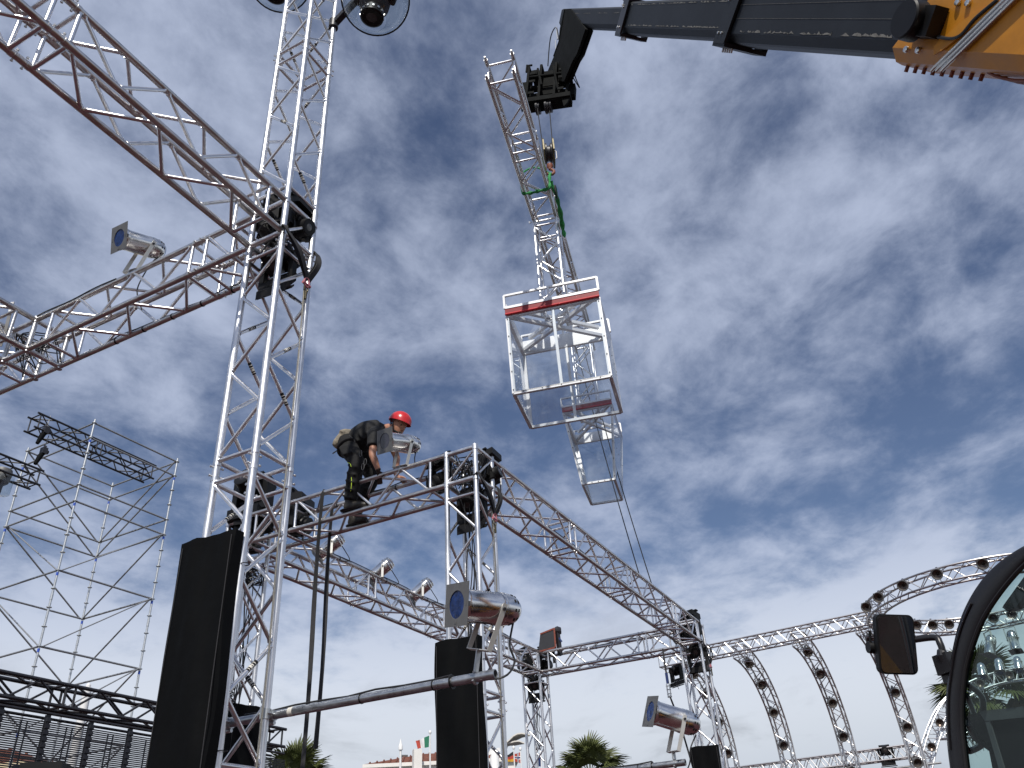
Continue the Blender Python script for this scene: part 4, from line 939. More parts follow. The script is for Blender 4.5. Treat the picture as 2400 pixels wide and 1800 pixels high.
cs2.ribbon([hc + sz * -.05 - cz * .11 + fz * .04, hc - cz * .128 + fz * .045, hc + sz * .05 - cz * .11 + fz * .04], .02, fz, .004); build(cs2, 'chin_strap', 'strap', hl)
# shirt
s_ = MB(); wst = hipc.lerp(chest, .25) + Z * .01
limb(s_, [hipc + Z * .0, wst, hipc.lerp(chest, .6) + Z * .035, chest + Z * .01, neck - hd * .035], [.150, .158, .175, .160, .085], 16)
for (a_, e_) in ((sh1, el1), (sh2, el2)): limb(s_, [chest.lerp(a_, .35), a_, a_.lerp(e_, .45), a_.lerp(e_, .66)], [.10, .088, .078, .080])
for q in range(4): t = .2 + q * .2; s_.loft(arc(hipc.lerp(chest, t) - GB * .16 + Z * .05, hipc.lerp(chest, t) - GB * .19 - Z * .04, hipc.lerp(chest, t + .12) - GB * .14 - Z * .10, 6), .014, 6)
fuse(s_, 'shirt', 'shirt', wk, .013, 5)
# trousers
t_ = MB(); limb(t_, [hipc.lerp(chest, .16), hipc, (hip1 + hip2) / 2 - Z * .08], [.148, .160, .14], 16)
for (h_, k_, a_) in ((hip1, knee1, ank1), (hip2, knee2, ank2)):
    limb(t_, [h_, h_.lerp(k_, .45), k_, k_.lerp(a_, .35), k_.lerp(a_, .75), a_ + Z * .02], [.125, .112, .086, .088, .080, .074], 14)
    for q in range(5): c_ = k_.lerp(a_, .15 + q * .19); t_.loft(arc(c_ - GB * .08 + Z * .03 - FW * .05, c_ - GB * .10 - Z * .01, c_ - GB * .07 - Z * .03 + FW * .07, 5), .013, 6)
    t_.box(h_.lerp(k_, .6) - GB * .10, FW * .07, GB * .025, (k_ - h_).normalized() * .09)
fuse(t_, 'trousers', 'trouser', wk, .013, 4)
lm = MB(); lm.loft(arc(knee1 - GB * .085 - FW * .06 - Z * .02, knee1 - GB * .10 - FW * .01 - Z * .03, knee1 - GB * .095 + FW * .0 - Z * .09, 5), .004, 6); lm.loft(arc(knee1.lerp(ank1, .45) - GB * .085 + FW * .03, knee1.lerp(ank1, .6) - GB * .088 + FW * .055, knee1.lerp(ank1, .8) - GB * .08 + FW * .05, 5), .0035, 6); build(lm, 'reflective_piping', 'lime', wk)
# boots
for f_, a_, dr in ((foot1, ank1, (FW * .94 + GB * .25).normalized()), (foot2, ank2, (FW * .5 - GB * .1 + Z * -.05).normalized())):
    bb = MB(); limb(bb, [a_ + Z * .05, a_ - Z * .01, f_ + Z * .06 - dr * .03], [.062, .062, .06], 12); bb.loft([f_ + Z * .05 - dr * .09, f_ + Z * .052 - dr * .02, f_ + Z * .05 + dr * .08, f_ + Z * .04 + dr * .17, f_ + Z * .035 + dr * .195], [.045, .052, .052, .046, .02], 12, [.045, .06, .05, .036, .016], up=dr.cross(Z).cross(dr))
    bo = fuse(bb, 'boot', 'boot', wk, .011, 3)
    so_ = MB(); so_.loft([f_ + Z * .012 + dr * q for q in (-.13, -.09, 0, .10, .17, .205)], [.03, .05, .05, .054, .046, .02], 14, .014); build(so_, 'sole', 'blk_rubber', bo)
# belt, harness, pouch
bl = MB(); bl.loft([hipc.lerp(chest, .18) + (GB * math.cos(q) * .166 + (Z * .8 - FW * .55).normalized() * math.sin(q) * .168) for q in [k * math.pi / 10 for k in range(20)]], .022, 8, .008, closed=True)
for (h_, k_) in ((hip1, knee1), (hip2, knee2)):
    ax_ = (k_ - h_).normalized(); u_ = ax_.orthogonal().normalized(); w_ = ax_.cross(u_); bl.loft([h_.lerp(k_, .35) + (u_ * math.cos(q) + w_ * math.sin(q)) * .124 for q in [k * math.pi / 8 for k in range(16)]], .018, 6, .007, closed=True)
bl.loft(spline([hipc - GB * .17 + FW * .12, hipc - GB * .16 + FW * .20 - Z * .10, hipc - GB * .15 + FW * .12 - Z * .22, hipc - GB * .16 + FW * .05 - Z * .08], 5), .010, 6); build(bl, 'harness', 'strap', wk)
kr = MB()
for (x, y) in ((470, 680), (500, 850), (530, 790)): c_ = wp_(x, y, 8.30); kr.loft([c_ + Z * math.sin(q) * .042 + FW * math.cos(q) * .018 for q in [k * math.pi / 6 for k in range(12)]], .0035, 6, closed=True)
build(kr, 'carabiner', 'plate', wk)
pc = MB(); c_ = wp_(230, 490, 8.52); ud = (wp_(280, 400, 8.52) - wp_(130, 560, 8.52)).normalized(); pc.loft([c_ - ud * .13, c_ - ud * .08, c_, c_ + ud * .08, c_ + ud * .11], [.045, .070, .078, .070, .05], 12, [.04, .062, .07, .062, .04])
pc.loft([c_ + ud * .05 - GB * .08, c_ + ud * .1 - GB * .05, c_ + ud * .13 + GB * .03], [.04, .03, .035], 8); fuse(pc, 'tool_pouch', 'canvas', wk, .013, 3)
lt = MB(); lt.bar(wp_(110, 680, 8.45), wp_(200, 620, 8.48), .012, .012); build(lt, 'hammer_shaft', 'blk_plastic', wk, smooth=False)

# ------------------------------------------------------------------ straps, slings and wire ropes on the towers
def wire(T, z0, z1, label, corner):
    c_ = T + corner; o = build(MB().loft([c_ + Z * (z0 + (z1 - z0) * k / 8) + GB * .01 * math.sin(k * 2.1) for k in range(9)], .006, 8), 'wire_rope', 'rope'); tag(o, label, 'wire rope', 'wire ropes beside the towers')
wire(T1, .1, H1 - HS - .42, 'steel wire rope running down inside the tallest tower', GB * SP * .82 - GA * .03)
wire(T2, .1, H2 - HS - .42, 'steel wire rope running down the middle tower', GB * SP * .8 - GA * .03)
def corner_sling(T, zc, label, sc=1.0):
    """black webbing slung over the lower corner bar, meeting in a shackle"""
    p = T + Z * (zc - HS) ; F = p - GB * .02 - GA * .03; Rr = p + GB * (SP + .02) - GA * .03; bot = p + GB * SP * .80 - GA * .05 - Z * .33
    r = thing('webbing_sling', label, 'sling', bot, 'black slings on tower corners')
    for k, (q, o) in enumerate(((F, -.02), (F, .03), (Rr, 0), (Rr, .04))):
        mid = q.lerp(bot, .5) - GA * (.03 + .03 * (k % 2)) + GB * (.02 if k > 1 else -.01)
        pts = spline([q + GA * .05 + Z * .02, q + Z * .035 - GA * (.0), q - GA * .035 - Z * .02, mid, bot + GB * o * .4], 5)
        build(MB().ribbon(pts, .05, [GB.lerp(Z, .2 + .3 * math.sin(i * .4 + k)) for i in range(len(pts))], .006), 'webbing', 'strap', r)
    sk = MB().loft([bot + GB * math.cos(q) * .03 + Z * (-.03 + math.sin(q) * .045) for q in [k * math.pi / 7 for k in range(14)]], .009, 8, closed=True); sk.tube(bot - GB * .045 - Z * .05, bot + GB * .045 - Z * .05, .013, 10); s_ = build(sk, 'shackle', 'pink', r)
    th_ = MB().loft([bot - Z * .09 + GB * math.cos(q) * .022 + Z * math.sin(q) * .035 for q in [k * math.pi / 6 for k in range(12)]], .007, 8, closed=True); th_.tube(bot - Z * .12, bot - Z * .20, .011, 8); build(th_, 'thimble', 'gold', s_)
corner_sling(T1, H1, 'black webbing sling and shackle on the tallest tower')
corner_sling(T2, H2, 'black webbing sling and shackle on the middle tower')
corner_sling(T5, H2, 'black webbing sling on the far right tower')
def strap(P, L, label, w=.05, tilt=0.0, wd=GA):
    pts = [P + GB * .03 - Z * .02, P + Z * .035] + [P - GB * .035 - Z * (L * q) + GA * .012 * math.sin(q * 7) + wd * tilt * q for q in (0.01, .1, .2, .3, .4, .5, .6, .7, .8, .9, 1)]
    o = build(MB().ribbon(pts, w, [GA.lerp(-GB, .5 + .5 * math.sin(i * .5)) for i in range(len(pts))], .005), 'hanging_strap', 'strap'); return tag(o, label, 'strap', 'straps hanging from the worker beam')
sa = min([q * .02 for q in range(20, 160)], key=lambda q: abs(proj(T2 + GA * q + Z * (H2 + HS))[0] - 760)); sb_ = min([q * .02 for q in range(20, 160)], key=lambda q: abs(proj(T2 + GA * q + GB * SP + Z * (H2 + HS))[0] - 783))
strap(T2 + GA * sa + Z * (H2 + HS), 3.35, 'longer hanging black strap, reaching past the palm tree', .05)
strap(T2 + GA * sb_ + GB * SP + Z * (H2 + HS), 2.66, 'shorter hanging black strap ending in mid air')
# ratchet strap at the far right tower
p_ = min([q * .02 for q in range(20, 160)], key=lambda q: abs(proj(T5 + GA * q + Z * (H2 - HS))[0] - 1552)); p_ = T5 + GA * p_ + Z * (H2 - HS)
rs = thing('ratchet_strap', 'thin ratchet strap hanging left of the far right tower', 'strap', p_ - Z * 2.4)
build(MB().ribbon([p_, p_ - Z * .42], .03, GA, .004), 'upper_webbing', 'strap', rs); build(MB().ribbon([p_ - Z * .42, p_ - Z * .60], .045, GA, .02), 'ratchet_cover', 'f_blue', rs)
mb = MB()
for q in (-.025, .025): mb.box(p_ - Z * .72 + GA * q, GA * .006, GB * .02, Z * .11)
for q in (.64, .70, .77, .82): mb.tube(p_ - Z * q - GA * .04, p_ - Z * q + GA * .04, .008, 6)
build(mb, 'ratchet', 'bolt', rs); build(MB().ribbon([p_ - Z * .8, p_ - Z * 1.2 - GA * .1, p_ - Z * 2.4 - GA * .28], .03, GA, .004), 'lower_webbing', 'strap', rs)
build(MB().ribbon(spline([p_ - Z * .42, p_ - Z * .44 - GA * .08, p_ - Z * .58 - GA * .14, p_ - Z * .72 - GA * .18], 4), .025, GB, .004), 'loose_end', 'strap', rs)

# ------------------------------------------------------------------ moving heads and lamps in the tower corners
def moving_head(P, d, label, s=1.0, up=Z, group='black moving head lamps', lensm='lens'):
    d = V(d).normalized(); Y = d.cross(up)
    if Y.length < .05: Y = d.orthogonal()
    Y.normalize(); U = Y.cross(d); P = V(P); r = thing('moving_head', label, 'lamp', P, group)
    h = MB().lathe(P - d * .17 * s, d, [(0, .0), (0, .06 * s), (.03 * s, .10 * s), (.10 * s, .128 * s), (.20 * s, .125 * s), (.27 * s, .105 * s), (.30 * s, .098 * s), (.34 * s, .10 * s), (.345 * s, .085 * s), (.33 * s, .0)], 22, caps=False)
    for k in range(4): h.box(P + Y * .09 * s * (1 if k % 2 else -1) + U * .06 * s * (1 if k > 1 else -1) - d * .02 * s, Y * .035 * s, U * .05 * s, d * .11 * s)
    hb_ = build(h, 'head', 'blk_plastic', r)
    build(MB().lathe(P + d * .155 * s, d, [(0, .084 * s), (.004, .084 * s), (.012 * s, .05 * s), (.014 * s, .0)], 20, caps=False), 'lens', lensm, hb_)
    fi = MB()
    for k in range(6): fi.box(P - d * (.09 - .012 * k) * s, Y * .132 * s, U * .132 * s, d * .002 * s)
    build(fi, 'cooling_fins', 'blk_metal', hb_, smooth=False)
    y = MB()
    for q in (-1, 1): y.box(P + Y * q * .17 * s - up * .08 * s, Y * .028 * s, up * .15 * s, d * .055 * s)
    y.box(P - up * .235 * s, Y * .195 * s, up * .03 * s, d * .06 * s); build(y, 'yoke', 'blk_plastic', r, smooth=False)
    bs = MB().box(P - up * .32 * s, Y * .17 * s, up * .05 * s, d * .13 * s); bs.box(P - up * .39 * s, Y * .2 * s, up * .012 * s, d * .03 * s); build(bs, 'base', 'blk_plastic', r, smooth=False)
    return r
def blk(T, a_, b_, z): return T + GA * SP * a_ + GB * SP * b_ + Z * z
moving_head(blk(T1, .85, .4, H1 + .10), V((-.6, -.3, .3)), 'black lamp inside the tallest tower corner, left side', .75, up=-Z)
moving_head(blk(T1, .25, .75, H1 + .12), V((.7, -.3, -.3)), 'black lamp inside the tallest tower corner, right side', .75, up=-Z)
moving_head(blk(T1, .5, .5, H1 - .28), V((-.2, -.5, -.8)), 'black lamp hanging under the tallest tower corner', .85)
moving_head(blk(T2, 1.55, .5, H2 - .02), V((-.5, -.5, -.3)), 'black lamp in the beam left of the middle tower', .8, up=-Z)
moving_head(blk(T2, .5, .6, H2 - .30), V((-.3, -.6, -.7)), 'black lamp hanging under the middle tower corner', .85)
moving_head(blk(T2, .1, 1.1, H2 + .0), V((.7, -.3, .2)), 'black lamp right inside the middle tower corner', .7, up=-Z)
moving_head(T3 + GA * .1 + GB * .1 + Z * (H2 + .62), V((-.3, -.7, .3)), 'large black lamp standing above the rear left tower', 1.35)
moving_head(T3 - GA * .55 + GB * .2 + Z * (H2 + .02), V((.9, -.2, -.25)), 'black lamp lying in the beam right of the tallest tower', 1.0, up=-Z)
moving_head(T3 + GA * .1 + GB * .1 + Z * (H2 - .1), V((-.2, -.9, -.2)), 'black lamp below the rear left tower corner', .9, up=-Z)
for k, (a_, b_, lab) in enumerate(((.9, .2, 'round black lamp left in the far tower corner'), (.1, .9, 'round black lamp right in the far tower corner'))):
    moving_head(blk(T4, a_, b_, H2 + .0), V((-.8, -.5, .05)) if k == 0 else V((.8, -.55, .1)), lab, .85, up=-Z, lensm='gel_dk')
moving_head(blk(T4, .5, .5, H2 - .35), V((-.2, -.8, -.4)), 'black lamp below the far tower corner', .8)
moving_head(blk(T5, .4, .4, H2 + .05), V((-.6, -.6, .2)), 'black lamp in the far right tower corner', .9, up=-Z)
moving_head(blk(T5, .3, .3, H2 - .30), V((-.3, -.8, -.3)), 'black lamp hanging under the far right tower corner', .9)
moving_head(blk(T5, 1.1, .6, H2 + .0), V((-.8, -.4, -.1)), 'black lamp left in the far right tower corner', .75, up=-Z)
moving_head(blk(T5, 1.9, 1.6, H2 - .45), V((-.75, -.5, -.3)), 'black lamp hanging left below the far right tower corner', .7)
# cable tangles
def tangle(c_, rad, nloop, label, seed, drop=0.0, pr_=.006):
    rn = random.Random(seed); r = thing('cable_bundle', label, 'cables', c_, 'tangled black cables'); 
    for k in range(nloop):
        P = [V(c_) + V((rn.uniform(-1, 1), rn.uniform(-1, 1), rn.uniform(-1, 1))) * rad for q in range(6)]
        if drop and k % 2 == 0: P += [V(c_) + V((rn.uniform(-.06, .06), rn.uniform(-.06, .06), -drop * q)) for q in (.3, .5, .7, .85, 1)]
        build(MB().loft(spline(P, 5), pr_, 6), 'cable', 'cable', r)
tangle(blk(T1, .5, .4, H1 - .02), .16, 7, 'cables tangled inside the tallest tower corner', 3)
tangle(blk(T2, .5, .5, H2 - .05), .18, 12, 'cables tangled inside the middle tower corner', 5, 2.2)
tangle(blk(T3, .3, .6, H2 - .45), .15, 14, 'cables hanging down behind the tallest tower', 7, 2.4)
tangle(blk(T4, .5, .4, H2 - .2), .16, 10, 'cables hanging in the slim far tower', 9, 1.3)
tangle(blk(T5, .5, .5, H2 - .1), .17, 9, 'cables tangled in the far right tower corner', 11)
tangle(T0 + GA * .1 + GB * .15 + Z * (H1 - .05), .22, 7, 'cables on the truss at the left picture edge', 13)
tangle(T3 + V((.0, -.1, 3.72)), .10, 6, 'black cable coil on top of the panel behind the tallest tower', 15)
# cable strapped along the left beam
cbl = MB().loft([T1 + Z * (H1 + HS + .012) + GA * q - GB * .028 + Z * .008 * math.sin(q * 9) for q in [2.0 + .1 * k for k in range(12)]], .007, 6); tag(build(cbl, 'beam_cable', 'cable'), 'black cable lying along the left truss beam', 'cable')
# lamp on a bracket at the left picture edge, its white label
lp = T1 + GA * 3.30 + Z * (H1 + HS) - GB * .02
mb = MB().ribbon([aty(0, 812, lp.y), aty(14, 770, lp.y), aty(30, 708, lp.y)], .034, cr, .006); br = thing('lamp_bracket', 'flat lamp bracket with a white label at the left picture edge', 'bracket', aty(0, 812, lp.y)); build(mb, 'flat_bar', 'plate', br, smooth=False)
mb = MB().ribbon([aty(21.5, 737, lp.y) - ray(20, 737) * .012, aty(29, 708, lp.y) - ray(29, 708) * .012], .032, cr, .004); build(mb, 'white_label', 'white', br, smooth=False)
mk = MB()
for q in range(6): p_ = aty(22 + 1.35 * q, 735 - 5 * q, lp.y) - ray(25, 720) * .0155; mk.bar(p_ - cr * .013, p_ + cr * .013, .002, .003, cu)
build(mk, 'label_print', 'plate', br, smooth=False)

# ------------------------------------------------------------------ lamps in clear domes on the tallest tower
def dome_lamp(P, d, label, R=.34):
    P = V(P); r = thing('dome_lamp', label, 'lamp', P, 'black lamps in clear domes')
    prof = [(-R * .9, R * .45)] + [(-R * math.cos(q), R * math.sin(q)) for q in [k * math.pi / 16 + .45 for k in range(14)]]
    build(MB().lathe(P, -d, [(t, q) for (t, q) in prof], 32, caps=False), 'clear_dome', 'dome', r)
    e_ = (EYE - P).normalized(); build(MB().loft([P + (e_.orthogonal().normalized() * math.cos(q) + e_.cross(e_.orthogonal().normalized()) * math.sin(q)) * (R + .004) for q in [k * math.pi / 20 for k in range(40)]], .009, 8, closed=True), 'dome_outline', 'blk_rubber', r)  # dark ring turned to the camera, drawing the outline of the dome
    Y = d.cross(Z).normalized() if abs(d.z) < .95 else cr.copy()
    h = MB().lathe(P - d * .14, d, [(0, .0), (0, .07), (.05, .13), (.15, .16), (.26, .15), (.34, .11), (.345, .118), (.43, .118), (.44, .10), (.42, .0)], 24, caps=False); hb_ = build(h, 'head', 'blk_plastic', r)
    build(MB().lathe(P + d * .285, d, [(0, .10), (.006, .10)], 20), 'lens', 'lens', hb_)
    y = MB()
    for q in (-1, 1): y.loft([P + Y * q * .17 - d * .30, P + Y * q * .19 - d * .1, P + Y * q * .175 + d * .04], [.05, .06, .05], 10, [.035, .04, .035])
    y.box(P - d * .36, Y * .2, d * .06, d.cross(Y) * .1); build(y, 'yoke', 'blk_plastic', r)
    ld = MB()
    for k in range(14): q = k * math.pi / 7; e = Y * math.cos(q) + d.cross(Y) * math.sin(q); ld.box(P + d * .25 + e * .120, e * .004, d * .012, d.cross(e) * .010)
    build(ld, 'head_slots', 'alu_dull', hb_, smooth=False)
    return r
dl = V((-.10, .04, -1)).normalized()
c_ = T1 + GA * .0 + GB * .3; P = aty(880, -2, 5.05); 
dome_lamp(P, dl, 'black lamp in a clear dome right of the tallest tower'); 
P2d = aty(655, -50, 5.35); dome_lamp(P2d, V((-.08, .05, -1)).normalized(), 'black lamp in a clear dome behind the tallest tower')
ar = thing('clamp_arm', 'black clamp arm holding the dome lamp at the top edge', 'bracket', P)
q_ = T1 + GB * SP + Z * (P.z + .05); build(MB().bar(q_, P - dl * .40 + Z * .0, .06, .06), 'arm', 'blk_metal', ar, smooth=False); build(MB().lathe(q_ - Z * .06, Z, [(0, .026), (0, .05), (.12, .05), (.12, .026)], 14), 'clamp', 'blk_metal', ar)
ar = thing('clamp_arm', 'black clamp arm holding the dome lamp behind the tower', 'bracket', P2d)
q_ = T1 + GA * SP + GB * SP + Z * (P2d.z + .05); build(MB().bar(q_, P2d + Z * .36, .06, .06), 'arm', 'blk_metal', ar, smooth=False)
# orange and black lamp on top of the far tower
P = aty(1283, 1502, 16.2); oc = thing('flood_lamp', 'worn orange and black flood lamp standing on the far truss corner', 'lamp', T4 + Z * (H2 + HS))
sx, sy = (cr - Z * .0).normalized(), V((cr.y, -cr.x, 0)).normalized(); sx = V((sx.x, sx.y, 0)).normalized(); sy = -Z.cross(sx); sy = -sy if sy.y > 0 else sy
def fp(x, y, z): return P + sx * x + sy * y + Z * z
mb = MB(); vv = [fp(-.19, .0, -.20), fp(.14, .10, -.16), fp(.17, -.16, -.16), fp(-.17, -.26, -.2), fp(-.13, .02, .13), fp(.14, .10, .20), fp(.17, -.14, .20), fp(-.12, -.22, .13)]
mb.add(vv, [(0, 1, 2, 3), (4, 7, 6, 5), (0, 4, 5, 1), (1, 5, 6, 2), (2, 6, 7, 3), (3, 7, 4, 0)]); ob_ = build(mb, 'housing', 'blk_metal', oc, smooth=False)
mb = MB()
for (i, j, w) in ((0, 1, .03), (1, 5, .07), (5, 6, .03), (4, 5, .02)): mb.bar(vv[i], vv[j], w, .03)
build(mb, 'edge_frame', 'orange', ob_, smooth=False)
mb = MB().lathe(fp(.16, .0, .18), sx, [(0, .07), (.05, .09), (.12, .06)], 12); mb.bar(fp(.2, .02, .2), fp(.22, .05, -.3), .07, .07); mb.bar(fp(.1, .0, -.2), fp(.1, 0, -.42), .05, .05); build(mb, 'bracket', 'blk_metal', oc, smooth=False)
mb = MB().ribbon([fp(.22, .1, .02), fp(.27, .1, -.06)], .03, Z, .004); build(mb, 'blue_tie', 'f_blue', oc, smooth=False)
# ------------------------------------------------------------------ scaffold tower, far left
SA = V((-12.35, 20.93, 0)); su = V((math.cos(R_(62.4)), math.sin(R_(62.4)), 0)); sv = V((-su.y, su.x, 0)); SW = 3.07; ST = 14.4
sc = thing('scaffold_tower', 'tall galvanised scaffold tower standing far left', 'scaffold', SA)
cs = [SA, SA + su * SW, SA + su * SW + sv * SW, SA + sv * SW]
ros = MB().lathe((0, 0, -.006), Z, [(0, .030), (0, .068), (.014, .068), (.014, .030)], 10); rme = bpy.data.meshes.new('rosette'); rme.from_pydata([tuple(q) for q in ros.v], [], ros.f); rme.materials.append(M['galv'])
for c_ in cs:
    rod('standard', c_, c_ + Z * (ST + .12), .030, 'galv', sc, 12)
    z = ST
    while z > .3: raw('rosette', rme, sc, c_ + Z * z); z -= .5
    bt_ = MB()
    for z in (13.78, 11.78, 9.78, 7.78, 5.78): bt_.lathe(c_ + Z * (z - .03), Z, [(0, .029), (0, .032), (.09, .032), (.09, .029)], 10)
    build(bt_, 'blue_marks', 'blue', sc); sp_ = MB()
    for z in (13.0, 11.1, 9.1, 7.1, 5.1): sp_.lathe(c_ + Z * z, Z, [(0, .029), (0, .036), (.16, .036), (.16, .029)], 10)
    build(sp_, 'sleeves', 'galv', sc)
lv = [14.4, 13.9, 12.4, 11.9, 9.9, 7.9, 5.9, 3.9, 1.9, .4]
for z in lv:
    for i in range(4):
        A, B = cs[i], cs[(i + 1) % 4]; d = (B - A).normalized()
        rod('ledger', A + d * .05 + Z * z, B - d * .05 + Z * z, .027, 'galv_dk', sc, 10)
dl_ = [13.9, 11.9, 9.9, 7.9, 5.9, 3.9, 1.9]
cA_, cB_, cD_, cC_ = cs
def diag(p, q, z0, z1, r_): dd = (q - p).normalized(); n = Z.cross(dd) * .04; rod('diagonal_brace', p + dd * .06 + n + Z * z0, q - dd * .06 + n + Z * z1, r_, 'galv_dk', sc, 8)
for k in range(len(dl_) - 1):
    diag(cC_, cD_, dl_[k], dl_[k + 1], .024); diag(cB_, cD_, dl_[k], dl_[k + 1], .024)
    if k: diag(cC_, cA_, dl_[k], dl_[k + 1], .018); diag(cB_, cA_, dl_[k], dl_[k + 1], .018)
diag(cC_, cD_, 14.4, 12.4, .024); diag(cB_, cD_, 14.4, 12.4, .024)
# black trusses at the scaffold
def black_truss(P, d, L, label, s=.29, mods=None, extra=None, rc=.030):
    r = thing('black_truss', label, 'truss', P, 'black trusses'); s1 = Z.cross(d).normalized()
    truss_into(r, V(P), d, s1, Z, s, mods or [(.02, L - .02)], 0, L, 0, rc=rc, rb=.018, mc='blk_metal', mbr='blk_metal', pitch=.42, join=False, cn=10, bn=8); return r, s1
N1 = V((-13.4, 19.84, 14.2 - .45)); black_truss(N1, su, 4.1, 'black truss across the top of the scaffold tower', s=.45, mods=[(.02, 2.05), (2.05, 4.08)])
e2 = atz(460 * .223, 950 + 700 * .223, 12.4); black_truss(V((e2.x, e2.y, 12.0)) - su * 3.2, su, 3.2, 'black truss end left of the scaffold tower', s=.42, mods=[(.02, 1.6), (1.6, 3.18)])
def motor(P, label, k=.62):
    r = thing('chain_hoist', label, 'hoist', P, 'black chain hoists'); m_ = MB().box(P, su * .11 * k, sv * .13 * k, Z * .15 * k); m_.lathe(P + su * .1 * k, su, [(0, .10 * k), (.10 * k, .10 * k), (.12 * k, .07 * k)], 12); build(m_, 'body', 'blk_metal', r)
    bg_ = MB().loft([P - Z * .12 * k, P - Z * .3 * k - su * .1 * k, P - Z * .75 * k - su * .22 * k], [.09 * k, .12 * k, .08 * k], 10); build(bg_, 'chain_bag', 'blk_cloth', r)
    h_ = MB().loft([P + Z * .10, P + Z * .5 + su * .02], .012, 6); h_.loft([P + Z * .16 + su * q * .05 for q in (-1, 0, 1)], .02, 6); build(h_, 'chain', 'galv_dk', r)
motor(N1 + su * .35 + Z * .02, 'black chain hoist at the end of the upper black truss')
motor(aty(460 * .223, 950 + 480 * .223, 20.3), 'black chain hoist hanging between the two black trusses')
mot = thing('dome_flood', 'lamp in a clear cup at the left picture edge', 'lamp', aty(4, 1125, 19.5)); q_ = aty(6, 1110, 19.5)
build(MB().lathe(q_, -Z, [(-.1, .22), (.0, .24), (.25, .2), (.4, .02)], 18, caps=False), 'shade', 'plate', mot); build(MB().lathe(q_ + V((.12, 0, -.1)), -Z, [(0, .22), (.5, .2), (.52, .0)], 18, caps=False), 'clear_cup', 'dome', mot); build(MB().lathe(q_ - Z * .3, -Z, [(0, .1), (.5, .07)], 10), 'fitting', 'blk_metal', mot)

# ------------------------------------------------------------------ led screen under a long black truss, lower left
hN = 3.4; A0 = V((-2.294, 3.651, 0)) * hN; nd_ = V((math.cos(R_(64.35)), math.sin(R_(64.35)), 0)); n1_ = Z.cross(nd_); ZN = 5.0; Ln = 6.28 + 1.3; A0 = A0 - nd_ * 1.3
nt_, s1n = black_truss(V((A0.x, A0.y, ZN - .33)), nd_, Ln, 'long black truss above the see through screen, lower left', s=.33, mods=[(.02, 2.5), (2.5, 5.0), (5.0, Ln - .02)])
for o_ in (0, .33): rod('lower_pipe', V((A0.x, A0.y, ZN - .46)) + n1_ * o_, V((A0.x, A0.y, ZN - .46)) + n1_ * o_ + nd_ * Ln, .022, 'blk_metal', nt_, 10)
for k in range(10):
    q = V((A0.x, A0.y, 0)) + nd_ * (k * .775 - .1) + n1_ * .02
    r = thing('led_panel', ['leftmost', 'second', 'third', 'fourth', 'fifth', 'sixth', 'seventh', 'eighth', 'ninth', 'tenth'][k] + ' see through slatted screen panel from the left', 'screen', q, 'slatted screen panels'); zt_, zb_ = 4.42, .5
    pm = MB(); pm.bar(q + Z * zb_, q + Z * (zt_ + .10), .05, .07, nd_); 
    for j in range(44): pm.box(q + Z * (zb_ + .08 + j * .09) - n1_ * .03, nd_ * .036, n1_ * .02, Z * .03)
    build(pm, 'column', 'led', r, smooth=False)
    for z_ in (.36, .46): build(MB().bar(q + nd_ * z_ + Z * zb_, q + nd_ * z_ + Z * (zt_ - .02), .012, .02, nd_), 'thin_post', 'led', r, smooth=False)
    sm = MB(); j = 0
    while zt_ - j * .030 > zb_: sm.box(q + nd_ * .39 + Z * (zt_ - j * .030), nd_ * .385, n1_ * .010, Z * .0085); j += 1
    so_ = build(sm, 'slats', 'led', r, smooth=False); so_['kind'] = 'stuff'
    lat = MB().box(q + nd_ * .43 - n1_ * .06 + Z * (zt_ - .75), nd_ * .06, n1_ * .04, Z * .10); lat.loft(spline([q + nd_ * .43 - n1_ * .06 + Z * (zt_ - .7), q + nd_ * .55 - n1_ * .08 + Z * (zt_ - 1.0), q + nd_ * .8 - n1_ * .08 + Z * (zt_ - .62), q + nd_ * .77 - n1_ * .06 + Z * (zt_ - .9)], 5), .008, 6); build(lat, 'control_box', 'led', r, smooth=False)
    hk = MB().tube(q + Z * (zt_ + .1), q + Z * (ZN - .44), .012, 6); build(hk, 'hanger', 'blk_metal', r)
q = V((A0.x, A0.y, 0)) + nd_ * 3.5 - n1_ * .15
bm_ = MB(); bm_.bar(q - nd_ * 3.4 + n1_ * .5 + Z * 3.35, q + nd_ * 4.0 + n1_ * .5 + Z * 3.35, .06, .08); tag(build(bm_, 'screen_beam', 'blk_metal', smooth=False), 'dark horizontal beam behind the slatted screen', 'beam')
P = aty(112, 1793, 12.6); o = build(MB().box(P - Z * 1.0, V((.27, .05, 0)), V((-.05, .27, 0)), Z * 1.0), 'black_case', 'blk_plastic', smooth=False, base=True)
tag(o, 'black case top showing at the bottom left edge', 'case')

